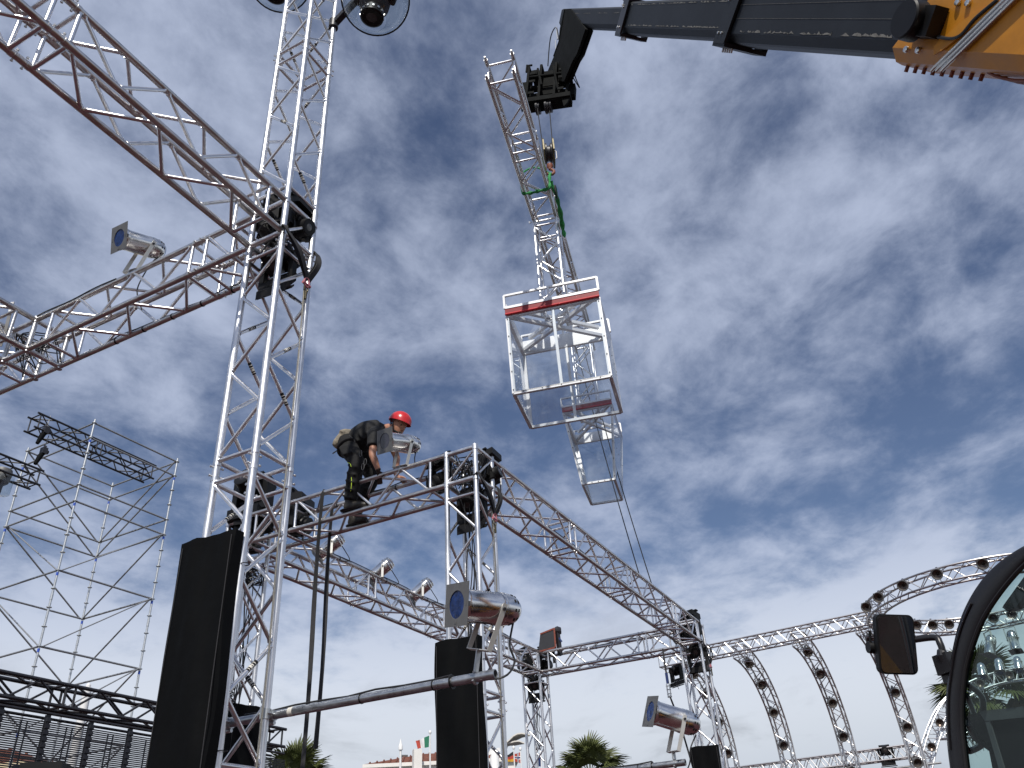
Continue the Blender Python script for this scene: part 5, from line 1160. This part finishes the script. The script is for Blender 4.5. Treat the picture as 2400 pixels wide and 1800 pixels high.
# ------------------------------------------------------------------ lit truss arches far right
def curved(name, path, wv, label, group, s=.29, rc=.022, rb=.010, closed=False, nb=None, mt='alu_far'):
    """path: centre line points; wv(i): width direction at point i; the other direction is normal to both"""
    r = thing(name, label, 'truss', path[0] if path[0].z < path[-1].z else path[-1], group); N = len(path); ch = [[], [], [], []]
    for i, p in enumerate(path):
        d = (path[(i + 1) % N if closed else min(i + 1, N - 1)] - path[i - 1 if closed else max(i - 1, 0)]).normalized(); w = wv(i); w = (w - d * w.dot(d)).normalized(); u = d.cross(w)
        for k, (x, y) in enumerate(((-1, -1), (1, -1), (1, 1), (-1, 1))): ch[k].append(p + w * x * s / 2 + u * y * s / 2)
    for k in range(4): build(MB().loft(ch[k], rc, 8, closed=closed), 'chord', mt, r)
    lt_ = MB()
    for k in range(4):
        a_, b_ = ch[k], ch[(k + 1) % 4]
        for i in range(N if closed else N - 1):
            j = (i + 1) % N; p, q = (a_[i], b_[j]) if i % 2 == 0 else (b_[i], a_[j]); lt_.tube(p, q, rb, 6)
            if i % 6 == 0: lt_.tube(a_[i], b_[i], rb, 6)
    lo = build(lt_, 'lattice', mt, r); lo['kind'] = 'stuff'
    return ch
def far_lamp(P, d, label, s=.95):
    P = V(P); d = V(d).normalized(); r = thing('arch_lamp', label, 'lamp', P, 'round lamps on the far arches')
    b_ = MB().lathe(P - d * .17 * s, d, [(0, .03), (.03 * s, .075 * s), (.10 * s, .10 * s), (.22 * s, .105 * s), (.225 * s, .118 * s), (.25 * s, .118 * s), (.25 * s, .10 * s), (.22 * s, .09 * s)], 16, caps=False); bo = build(b_, 'body', 'plate', r)
    build(MB().lathe(P + d * .045 * s, d, [(0, .0), (-.035, .03), (-.012, .07), (.0, .098)], 16, caps=False), 'reflector', 'lens_br', bo)
    Y = d.cross(Z).normalized(); y = MB().loft([P + Y * .13 * s, P + Y * .12 * s + Z * .09 - d * .06, P - Y * .12 * s + Z * .09 - d * .06, P - Y * .13 * s], .008, 6); y.bar(P + Z * .09 - d * .06, P + Z * .12 - d * .10, .04, .03); build(y, 'yoke', 'blk_metal', r)
JA = V((4.477, 21.383, 6.8)); JB = V((8.002, 19.147, 6.8)); JD = (JB - JA).normalized(); JP = V((-JD.y, JD.x, 0))
npts = 19
curved('straight_truss', [JA - JD * 1.3 + JD * ((JB - JA).length + 1.2) * k / 24 for k in range(25)], lambda i: Z, 'straight far truss carrying the curved legs', 'far arch trusses')
order = ['first curved leg, right beside the far right tower', 'second curved leg from the far right tower', 'third curved leg from the far right tower', 'fourth curved leg, behind the cab mirror']
tl_ = min([k * .02 for k in range(-60, 300)], key=lambda q: abs(proj(JA + JD * q - Z * .15)[0] - 1733)); t2l = min([k * .02 for k in range(-60, 300)], key=lambda q: abs(proj(JA + JD * q - Z * .15)[0] - 1872)); t3l = min([k * .02 for k in range(-60, 300)], key=lambda q: abs(proj(JA + JD * q - Z * .15)[0] - 2022))
for li, t in enumerate((tl_ - (t2l - tl_), tl_, t2l, t3l)):
    Q = JA + JD * t - Z * .13 - JP * .10; Rr = 2.15; path = [Q + JP * Rr * math.sin(a_) - Z * Rr * (1 - math.cos(a_)) for a_ in [k * R_(90) / 13 for k in range(14)]]; path += [Q + JP * (Rr + .0) - Z * (Rr + .25 * k) for k in range(1, 17)]
    ch = curved('curved_truss', path, lambda i: JD, order[li].replace('curved leg', 'curved truss leg'), 'far arch trusses')
    for k, i in enumerate((3, 6, 9, 12, 15, 18)):
        far_lamp((ch[0][i] + ch[3][i]) / 2 * .5 + (ch[1][i] + ch[2][i]) / 2 * .5 - JP * .17 - Z * .05, (EYE - path[i]).normalized() + V((.3, .1, -.2)), ['top', 'second', 'third', 'fourth', 'fifth', 'lowest'][k] + ' round lamp on the ' + order[li].split(',')[0])
RC = V((9.9, 18.15, 6.8)); RR = 2.25
ringp = [RC + V((math.cos(q), math.sin(q), 0)) * RR for q in [k * math.pi / 24 for k in range(48)]]
ch = curved('ring_truss', ringp, lambda i: Z, 'round horizontal ring truss set with lamps, beside the cab', 'far arch trusses', closed=True)
def ring_ang(x, near):
    return min(range(168, 290) if near else range(30, 166), key=lambda q: abs(proj(RC + V((math.cos(R_(q)), math.sin(R_(q)), 0)) * RR)[0] - x))
for nr, xs in ((True, (2052, 2078, 2134, 2208, 2303, 2390)), (False, (2135, 2177, 2220, 2275, 2330, 2378))):
    for k, x in enumerate(xs):
        q = R_(ring_ang(x, nr)); e = V((math.cos(q), math.sin(q), 0))
        far_lamp(RC + e * (RR + (.18 if nr else -.18)) + Z * .03, (EYE - RC).normalized() + V((-.2 if nr else .1, 0, -.15)), ['first', 'second', 'third', 'fourth', 'fifth', 'sixth'][k] + ' lamp from the left on the ' + ('near side' if nr else 'far side') + ' of the ring truss')
B0 = aty(1830, 1800, 25.4); B1 = aty(2150, 1768, 23.6); B1.z = B0.z; bd = (B1 - B0).normalized()
curved('straight_truss', [B0 - bd * 1.5 + (B1 - B0 + bd * 1.5) * k / 30 for k in range(31)], lambda i: Z, 'low far truss at the bottom edge behind the curved legs', 'far arch trusses')
for k, o_ in enumerate((.35, .62)): rod_ = build(MB().tube(B0 - Z * o_ - bd, B1 - Z * o_ + bd * .5, .025, 8), 'far_pipe', 'galv_dk'); tag(rod_, ['upper', 'lower'][k] + ' dark pipe below the low far truss', 'pipe', 'dark pipes')
moving_head(B1 - bd * .75 + Z * .1, V((-.3, -.9, -.1)), 'black lamp on the low far truss', 1.0)
mpx = [(2150, 1900), (2158, 1840), (2167, 1795), (2185, 1725), (2216, 1660), (2265, 1618), (2330, 1592), (2400, 1580), (2480, 1578), (2580, 1590)]
mp = spline([aty(x, y, 24.0) for x, y in mpx], 5)
ch = curved('curved_truss', mp, lambda i: V((0, 1, 0)), 'pale arch truss partly behind the cab pillar', 'far arch trusses', mt='alu')
for k, i in enumerate((6, 13, 17, 21, 27, 32)): far_lamp(mp[i] - V((0, .2, 0)), EYE - mp[i], ['lowest', 'second', 'third', 'fourth', 'fifth', 'sixth'][k] + ' lamp on the pale arch truss')
# spotlights seen through the cab glass
for k, (x, y, lab) in enumerate([(2322, 1508, 'left silver spotlight hanging from the ring, seen through glass'), (2374, 1498, 'right silver spotlight hanging from the ring, seen through glass')]):
    P = aty(x, y, 19.6); d = par_dir(x, y, .42, -75 - 20 * (1 - k)); spotlight(P, d, lab, 1.05, yk=Z, ylen=.24, clamp_to=P + Z * .45, detail=False, gelmat='gel_dk')
for k, (x, y) in enumerate([(2300, 1568), (2341, 1557), (2385, 1553)]):
    P = aty(x, y, 23.9); spotlight(P, par_dir(x, y, .6, -80), ['left', 'middle', 'right'][k] + ' of three spotlights standing on the pale arch', .95, yk=-Z, ylen=.30, clamp_to=P - Z * .5, detail=False, gelmat='gel')
st2 = thing('truss_stub', 'short truss end peeking out left of the cab pillar', 'truss', aty(2210, 1730, 26.0)); P = aty(2204, 1730, 26.0); truss_into(st2, P, V((1, .1, 0)).normalized(), V((0, 1, 0)), Z, .26, [(.05, 1.2)], 0, 1.3, cn=8, bn=6)

# ------------------------------------------------------------------ palms
def frond_mesh(seed, dry=False):
    rn = random.Random(seed); mb = MB(); n = 30; L = 1.0
    mb.ribbon([(0, 0, 0), (.35, 0, .02), (.7, 0, 0)], .03, V((0, 1, 0)), .015)
    for k in range(n):
        a_ = (k / (n - 1) - .5) * R_(215); l_ = .82 * (1 - .22 * abs(a_) / 1.9) * rn.uniform(.85, 1.05); d = V((math.cos(a_), math.sin(a_), 0)); w = .030; sd = V((-d.y, d.x, 0)); o = V((.7, 0, 0)); dr = rn.uniform(.15, .40) + (.5 if dry else 0)
        P = [o, o + d * l_ * .45 + Z * .05, o + d * l_ * .75 + Z * (-.02 - dr * .15), o + d * l_ * rn.uniform(.92, 1.05) + Z * (-dr * .6)]
        ww = [.012, w * 1.15, w * .8, .003]; vv = []
        for p, q in zip(P, ww): vv += [p + sd * q + Z * q * .5, p - Z * q * .2, p - sd * q + Z * q * .5]
        ff = []
        for i in range(3): b = i * 3; ff += [(b, b + 1, b + 4, b + 3), (b + 1, b + 2, b + 5, b + 4)]
        mb.add(vv, ff)
    me = bpy.data.meshes.new('frond'); me.from_pydata([tuple(v_) for v_ in mb.v], [], mb.f); me.materials.append(M['frond_dry' if dry else 'frond']); return me
FM = [frond_mesh(i) for i in range(4)]; FD = [frond_mesh(20 + i, True) for i in range(2)]
def palm(P, label, s=1.5, seed=1, nf=34, lean=V((0, 0, 0)), hemi=-.5):
    """P crown centre"""
    rn = random.Random(seed); P = V(P); r = thing('palm_tree', label, 'palm', (P.x, P.y, 0), 'fan palms')
    tr = MB(); pts = [V((P.x, P.y, 0)).lerp(P, k / 14) for k in range(15)]; tr.loft(pts, [.30 - .012 * k + .02 * (k % 2) for k in range(15)], 12); t_ = build(tr, 'trunk', 'trunk', r)
    sk = MB()
    for k in range(40): a_ = rn.uniform(0, 6.3); z = rn.uniform(-1.6, -.1); e = V((math.cos(a_), math.sin(a_), 0)); sk.bar(P + e * .15 + Z * z, P + e * .36 + Z * (z + .25), .05, .02)
    build(sk, 'leaf_bases', 'trunk', r, smooth=False)
    for k in range(nf):
        a_ = k * 2.4 + rn.uniform(-.2, .2); e = 1.35 - (k / nf) * (1.35 - hemi) + rn.uniform(-.12, .12); dry = e < hemi + .35
        d = V((math.cos(a_) * math.cos(e), math.sin(a_) * math.cos(e), math.sin(e))); side = d.cross(Z).normalized() if abs(d.z) < .99 else V((1, 0, 0)); u = side.cross(d); tw = rn.uniform(-.5, .5)
        m_ = Matrix((d, (side * -1) * math.cos(tw) + u * math.sin(tw), u * math.cos(tw) + side * math.sin(tw))).transposed()
        raw('frond', (FD[k % 2] if dry else FM[k % 4]), r, P + d * .15, m_.to_quaternion(), (s * rn.uniform(.85, 1.1),) * 3)
palm(aty(690, 1842, 34), 'palm tree at the bottom edge below the hanging straps', 1.05, 3, 30)
palm(aty(1384, 1822, 42), 'palm tree at the bottom edge left of the low right spotlight', 1.2, 5, 30)
palm(aty(2305, 1625, 34), 'palm tree behind the cab glass and arch', 1.35, 8, 36, hemi=-1.0)

# ------------------------------------------------------------------ buildings, flags and poles along the skyline
def house(c_, u_, w, d_, wall_h, roof_h, label, wallm, over=.22, cham=()):
    u_ = V(u_).normalized(); v_ = Z.cross(u_); r = thing('house', label, 'building', c_, 'houses beyond the site')
    wb = MB().box(c_ + Z * wall_h / 2, u_ * w / 2, v_ * d_ / 2, Z * wall_h / 2); wo_ = build(wb, 'wall', wallm, r, smooth=False)
    co = MB().box(c_ + Z * (wall_h - .12), u_ * (w / 2 + .25), v_ * (d_ / 2 + .25), Z * .12); build(co, 'cornice', wallm, r, smooth=False)
    e = [c_ + u_ * x * (w / 2 + over) + v_ * y * (d_ / 2 + over) + Z * wall_h for (x, y) in ((-1, -1), (1, -1), (1, 1), (-1, 1))]; rl = max(.0, w / 2 - d_ / 2)
    rg_ = [c_ - u_ * rl + Z * (wall_h + roof_h), c_ + u_ * rl + Z * (wall_h + roof_h)]; mb = MB(); mb.add(e + rg_ + [q - Z * .14 for q in e], [(0, 1, 5, 4), (1, 2, 5), (2, 3, 4, 5), (3, 0, 4), (0, 6, 7, 1), (1, 7, 8, 2), (2, 8, 9, 3), (3, 9, 6, 0), (6, 9, 8, 7)]); ro = build(mb, 'roof', 'tile', r, smooth=False)
    rib = MB()
    n = int(w / .45)
    for k in range(n):
        x = -w / 2 + (k + .5) * w / n; tq = min(1.0, (w / 2 - abs(x) + over) / (d_ / 2 + over)); 
        for sg_ in (-1, 1): p0 = c_ + u_ * x + v_ * sg_ * (d_ / 2 + over) + Z * (wall_h + .03); p1 = c_ + u_ * x + v_ * sg_ * (d_ / 2 + over) * (1 - tq) + Z * (wall_h + roof_h * tq + .03); rib.tube(p0, p1, .07, 6)
    ri = build(rib, 'tile_ridges', 'tile', ro); ri['kind'] = 'stuff'
    for fl in range(int(wall_h // 3)):
        for k in range(int(w // 2.6)):
            q = c_ + u_ * (-w / 2 + 1.6 + k * 2.6) - v_ * (d_ / 2 + .02) + Z * (1.7 + fl * 3.1)
            wn = build(MB().box(q, u_ * .55, v_ * .04, Z * .85), 'window', 'winglass', r, smooth=False); build(MB().box(q - v_ * .06 - Z * .92, u_ * .7, v_ * .1, Z * .06), 'sill', wallm, wn, smooth=False)
    return r
def chim(r, P, w, h, cap=True):
    o = build(MB().box(P + Z * h / 2, V((w / 2, .1, 0)), V((-.1, w / 2, 0)), Z * h / 2), 'chimney', 'render', r, smooth=False)
    if cap: build(MB().box(P + Z * (h + .06), V((w / 2 + .08, .1, 0)), V((-.1, w / 2 + .08, 0)), Z * .06), 'chimney_cap', 'plate', o, smooth=False)
Y0 = 68.0; cA = aty(905, 1800, Y0); cB = aty(1140, 1785, Y0); ctop = aty(985, 1768, Y0); wz = aty(1000, 1786, Y0 - 4).z
hc_ = aty(1035, 1790, Y0); hw = house(V((hc_.x, hc_.y, 0)), V((1, .10, 0)), 10.5, 8.0, wz, max(.8, ctop.z - wz), 'white house with red tiled roof beside the italian flag', 'render')
p = aty(977.5, 1800, Y0 - 4.9); chim(hw, V((p.x, p.y, p.z - 3.6)), .54, aty(977, 1757, Y0 - 4.9).z - p.z + 3.6, False); p = aty(946, 1790, Y0 - 1); chim(hw, V((p.x, p.y, p.z - .6)), .30, aty(946, 1771, Y0 - 1).z - p.z + .5)
tw = thing('white_mast', 'white mast structure seen through the middle tower', 'mast', V((aty(1160, 1800, 58).x, 58, 0))); q = aty(1160, 1800, 58); tp = aty(1158, 1752, 58)
build(MB().loft([(q.x, q.y, 0), (q.x, q.y, tp.z - .6), (tp.x, tp.y, tp.z)], [.35, .30, .05], 10), 'shaft', 'white', tw); build(MB().bar(aty(1142, 1766, 58), aty(1172, 1757, 58), .15, .25), 'cross_arm', 'white', tw, smooth=False); build(MB().bar(aty(1146, 1756, 58), aty(1170, 1772, 58), .1, .12), 'stay', 'white', tw, smooth=False)
lw = aty(30, 1765, 46); house(V((lw.x - 2.0, 46, 0)), V((1, -.12, 0)), 11, 7, aty(40, 1797, 43).z, 1.3, 'cream house with tiled roof behind the slatted screen', 'cream')
def pole(x, y, Y, label, r_=.045, kind='ball', cat='flagpole'):
    p = aty(x, y, Y); r = thing('flagpole', label, cat, (p.x, p.y, 0), 'white poles along the skyline'); build(MB().loft([(p.x, p.y, 0), p], [r_ * 1.3, r_], 10), 'shaft', 'white', r)
    if kind == 'ball': build(MB().lathe(p - Z * .02, Z, [(0, .0), (.0, .06), (.08, .09), (.14, .07), (.2, .0)], 12, caps=False), 'finial', 'white', r)
    else: build(MB().lathe(p - Z * .1, Z, [(0, .0), (.0, r_ * 2.0), (.18, r_ * 1.9), (.22, r_ * 1.4), (.5, .0)], 12, caps=False), 'finial', 'white', r)
    return r, p
def flag(r, corners, mats, fn, nx=24, ny=14, amp=.05):
    """corners: hoist top, hoist bottom, fly top, fly bottom"""
    a_, b_, c_, d_ = corners; vv = []; nrm = ray(1100, 1750).normalized(); mb = MB()
    for j in range(ny + 1):
        for i in range(nx + 1):
            x, y = i / nx, j / ny; p = a_.lerp(c_, x).lerp(b_.lerp(d_, x), y); vv.append(p + nrm * amp * math.sin(x * 9 + y * 2.2) * x + Z * amp * .4 * math.sin(x * 7 + y * 3) * x)
    mb.add(vv, [(j * (nx + 1) + i, j * (nx + 1) + i + 1, (j + 1) * (nx + 1) + i + 1, (j + 1) * (nx + 1) + i) for j in range(ny) for i in range(nx)]); mb.m = [fn((i + .5) / nx, (j + .5) / ny) for j in range(ny) for i in range(nx)]
    build(mb, 'cloth', mats, r, recalc=False, edge=180)
pole(939, 1752, 40, 'white post with a pointed finial left of the chimney', .05, 'spike', 'post')
r_, p = pole(1008, 1719, 48, 'pole flying the green, white and red italian flag', .04)
flag(r_, [aty(1006, 1724, 48), aty(1005, 1751, 48), aty(974, 1737, 48), aty(979, 1755, 48)], ['f_green', 'f_white', 'f_red'], lambda x, y: 0 if x < .36 else (1 if x < .70 else 2))
r_, p = pole(1204, 1755, 52, 'pole flying the black, red and gold german flag', .035)
flag(r_, [aty(1203.5, 1761, 52), aty(1204, 1785, 52), aty(1187, 1771, 52), aty(1187.5, 1786, 52)], ['f_black', 'f_red', 'f_gold'], lambda x, y: 0 if y < .36 else (1 if y < .7 else 2))
r_, p = pole(1219.6, 1758, 53, 'pole flying the red norwegian flag with blue cross', .035)
def nor(x, y): return 2 if (abs(x - .40) < .06 or abs(y - .5) < .075) else (1 if (abs(x - .40) < .12 or abs(y - .5) < .15) else 0)
flag(r_, [aty(1219.4, 1763, 53), aty(1220.5, 1789, 53), aty(1205.5, 1767, 53), aty(1206, 1785, 53)], ['f_red', 'f_white', 'f_blue'], nor, 32, 26)
r_, p = pole(1267.5, 1767, 54, 'pole with a dark blue flag behind the slim far tower', .035)
flag(r_, [aty(1267, 1772, 54), aty(1267.5, 1796, 54), aty(1261, 1776, 54), aty(1262, 1797, 54)], ['f_blue'], lambda x, y: 0)
pole(206, 1612, 30, 'white pole behind the slatted screen', .14, 'ball', 'pole')
# white winged canopy
wc = thing('winged_canopy', 'white curved canopy like a bird wing between two towers', 'canopy', V((aty(1196, 1800, 75).x, 75, 0)))
def wing(top_px, bot_px, dep):
    mb = MB(); n = len(top_px); vv = []
    for k in range(n): vv += [aty(*top_px[k], 75 - dep), aty(*bot_px[k], 75 + dep)]
    vv += [v_ - Z * .10 for v_ in vv]; m_ = 2 * n; ff = []
    for k in range(n - 1):
        a_ = 2 * k; ff += [(a_, a_ + 1, a_ + 3, a_ + 2), (m_ + a_, m_ + a_ + 2, m_ + a_ + 3, m_ + a_ + 1), (a_, a_ + 2, m_ + a_ + 2, m_ + a_), (a_ + 1, m_ + a_ + 1, m_ + a_ + 3, a_ + 3)]
    ff += [(0, m_, m_ + 1, 1), (2 * n - 2, 2 * n - 1, m_ + 2 * n - 1, m_ + 2 * n - 2)]; mb.add(vv, ff); return build(mb, 'wing', 'canopy', wc, edge=60)
wing([(1184, 1741), (1194, 1732), (1203, 1723), (1213, 1718), (1223, 1717), (1243, 1721)], [(1186, 1744), (1197, 1739), (1207, 1734), (1216, 1730), (1224, 1726), (1243, 1722)], 1.2)
wing([(1184, 1742), (1195, 1739), (1206, 1736), (1216, 1735), (1229, 1740)], [(1185, 1748), (1196, 1745), (1206, 1745), (1216, 1743), (1229, 1741)], 1.0)
p = aty(1186, 1750, 75); build(MB().loft([(p.x - .3, 75, 0), (p.x - .3, 75, p.z - 1), p + V((.1, 0, .2))], [.2, .15, .1], 10), 'mast', 'white', wc)

# ------------------------------------------------------------------ cables laid along the beams, safety wires
def laid(P, d, L, label, seed, tie=True):
    rn = random.Random(seed); r = thing('laid_cable', label, 'cable', P, 'cables along the beams')
    for k in range(2):
        ph_ = rn.uniform(0, 6); o = V((0, 0, .034)) + d.cross(Z) * (.012 - .024 * k)
        build(MB().loft([P + o + d * (L * i / 24) + Z * .006 * math.sin(i * 1.3 + ph_) + d.cross(Z) * .010 * math.sin(i * .9 + ph_) - Z * (.04 * max(0, math.sin(i * .55 + ph_ + k)) ** 6) for i in range(25)], .0065, 6), 'cable', 'cable', r)
    tm = MB()
    for i in range(1, 6): tm.lathe(P + d * (L * i / 6) - d * .008, d, [(0, .0268), (0, .0300), (.016, .0300), (.016, .0268)], 12)
    to = build(tm, 'tape_band', 'blk_rubber', r); to['kind'] = 'stuff'
laid(T2 + GB * SP + GA * .4 + Z * (H2 + HS), GA, 2.5, 'black cables along the far side of the worker beam', 1)
laid(T2 + GB * .5 + Z * (H2 + HS) + GA * SP, GB, 6.4, 'black cables on top of the long sloping beam', 2)
laid(T3 + GB * .6 + Z * (H2 + HS), GB, 6.5, 'black cables on top of the rear beam', 3)
laid(T1 + GA * .5 + Z * (H1 - HS) + GB * SP, GA, 2.2, 'black cables in the left truss beam', 4)
laid(T4 - GA * .4 + Z * (H2 + HS) + GB * SP, -GA, 2.0, 'black cables on the far beam', 5)
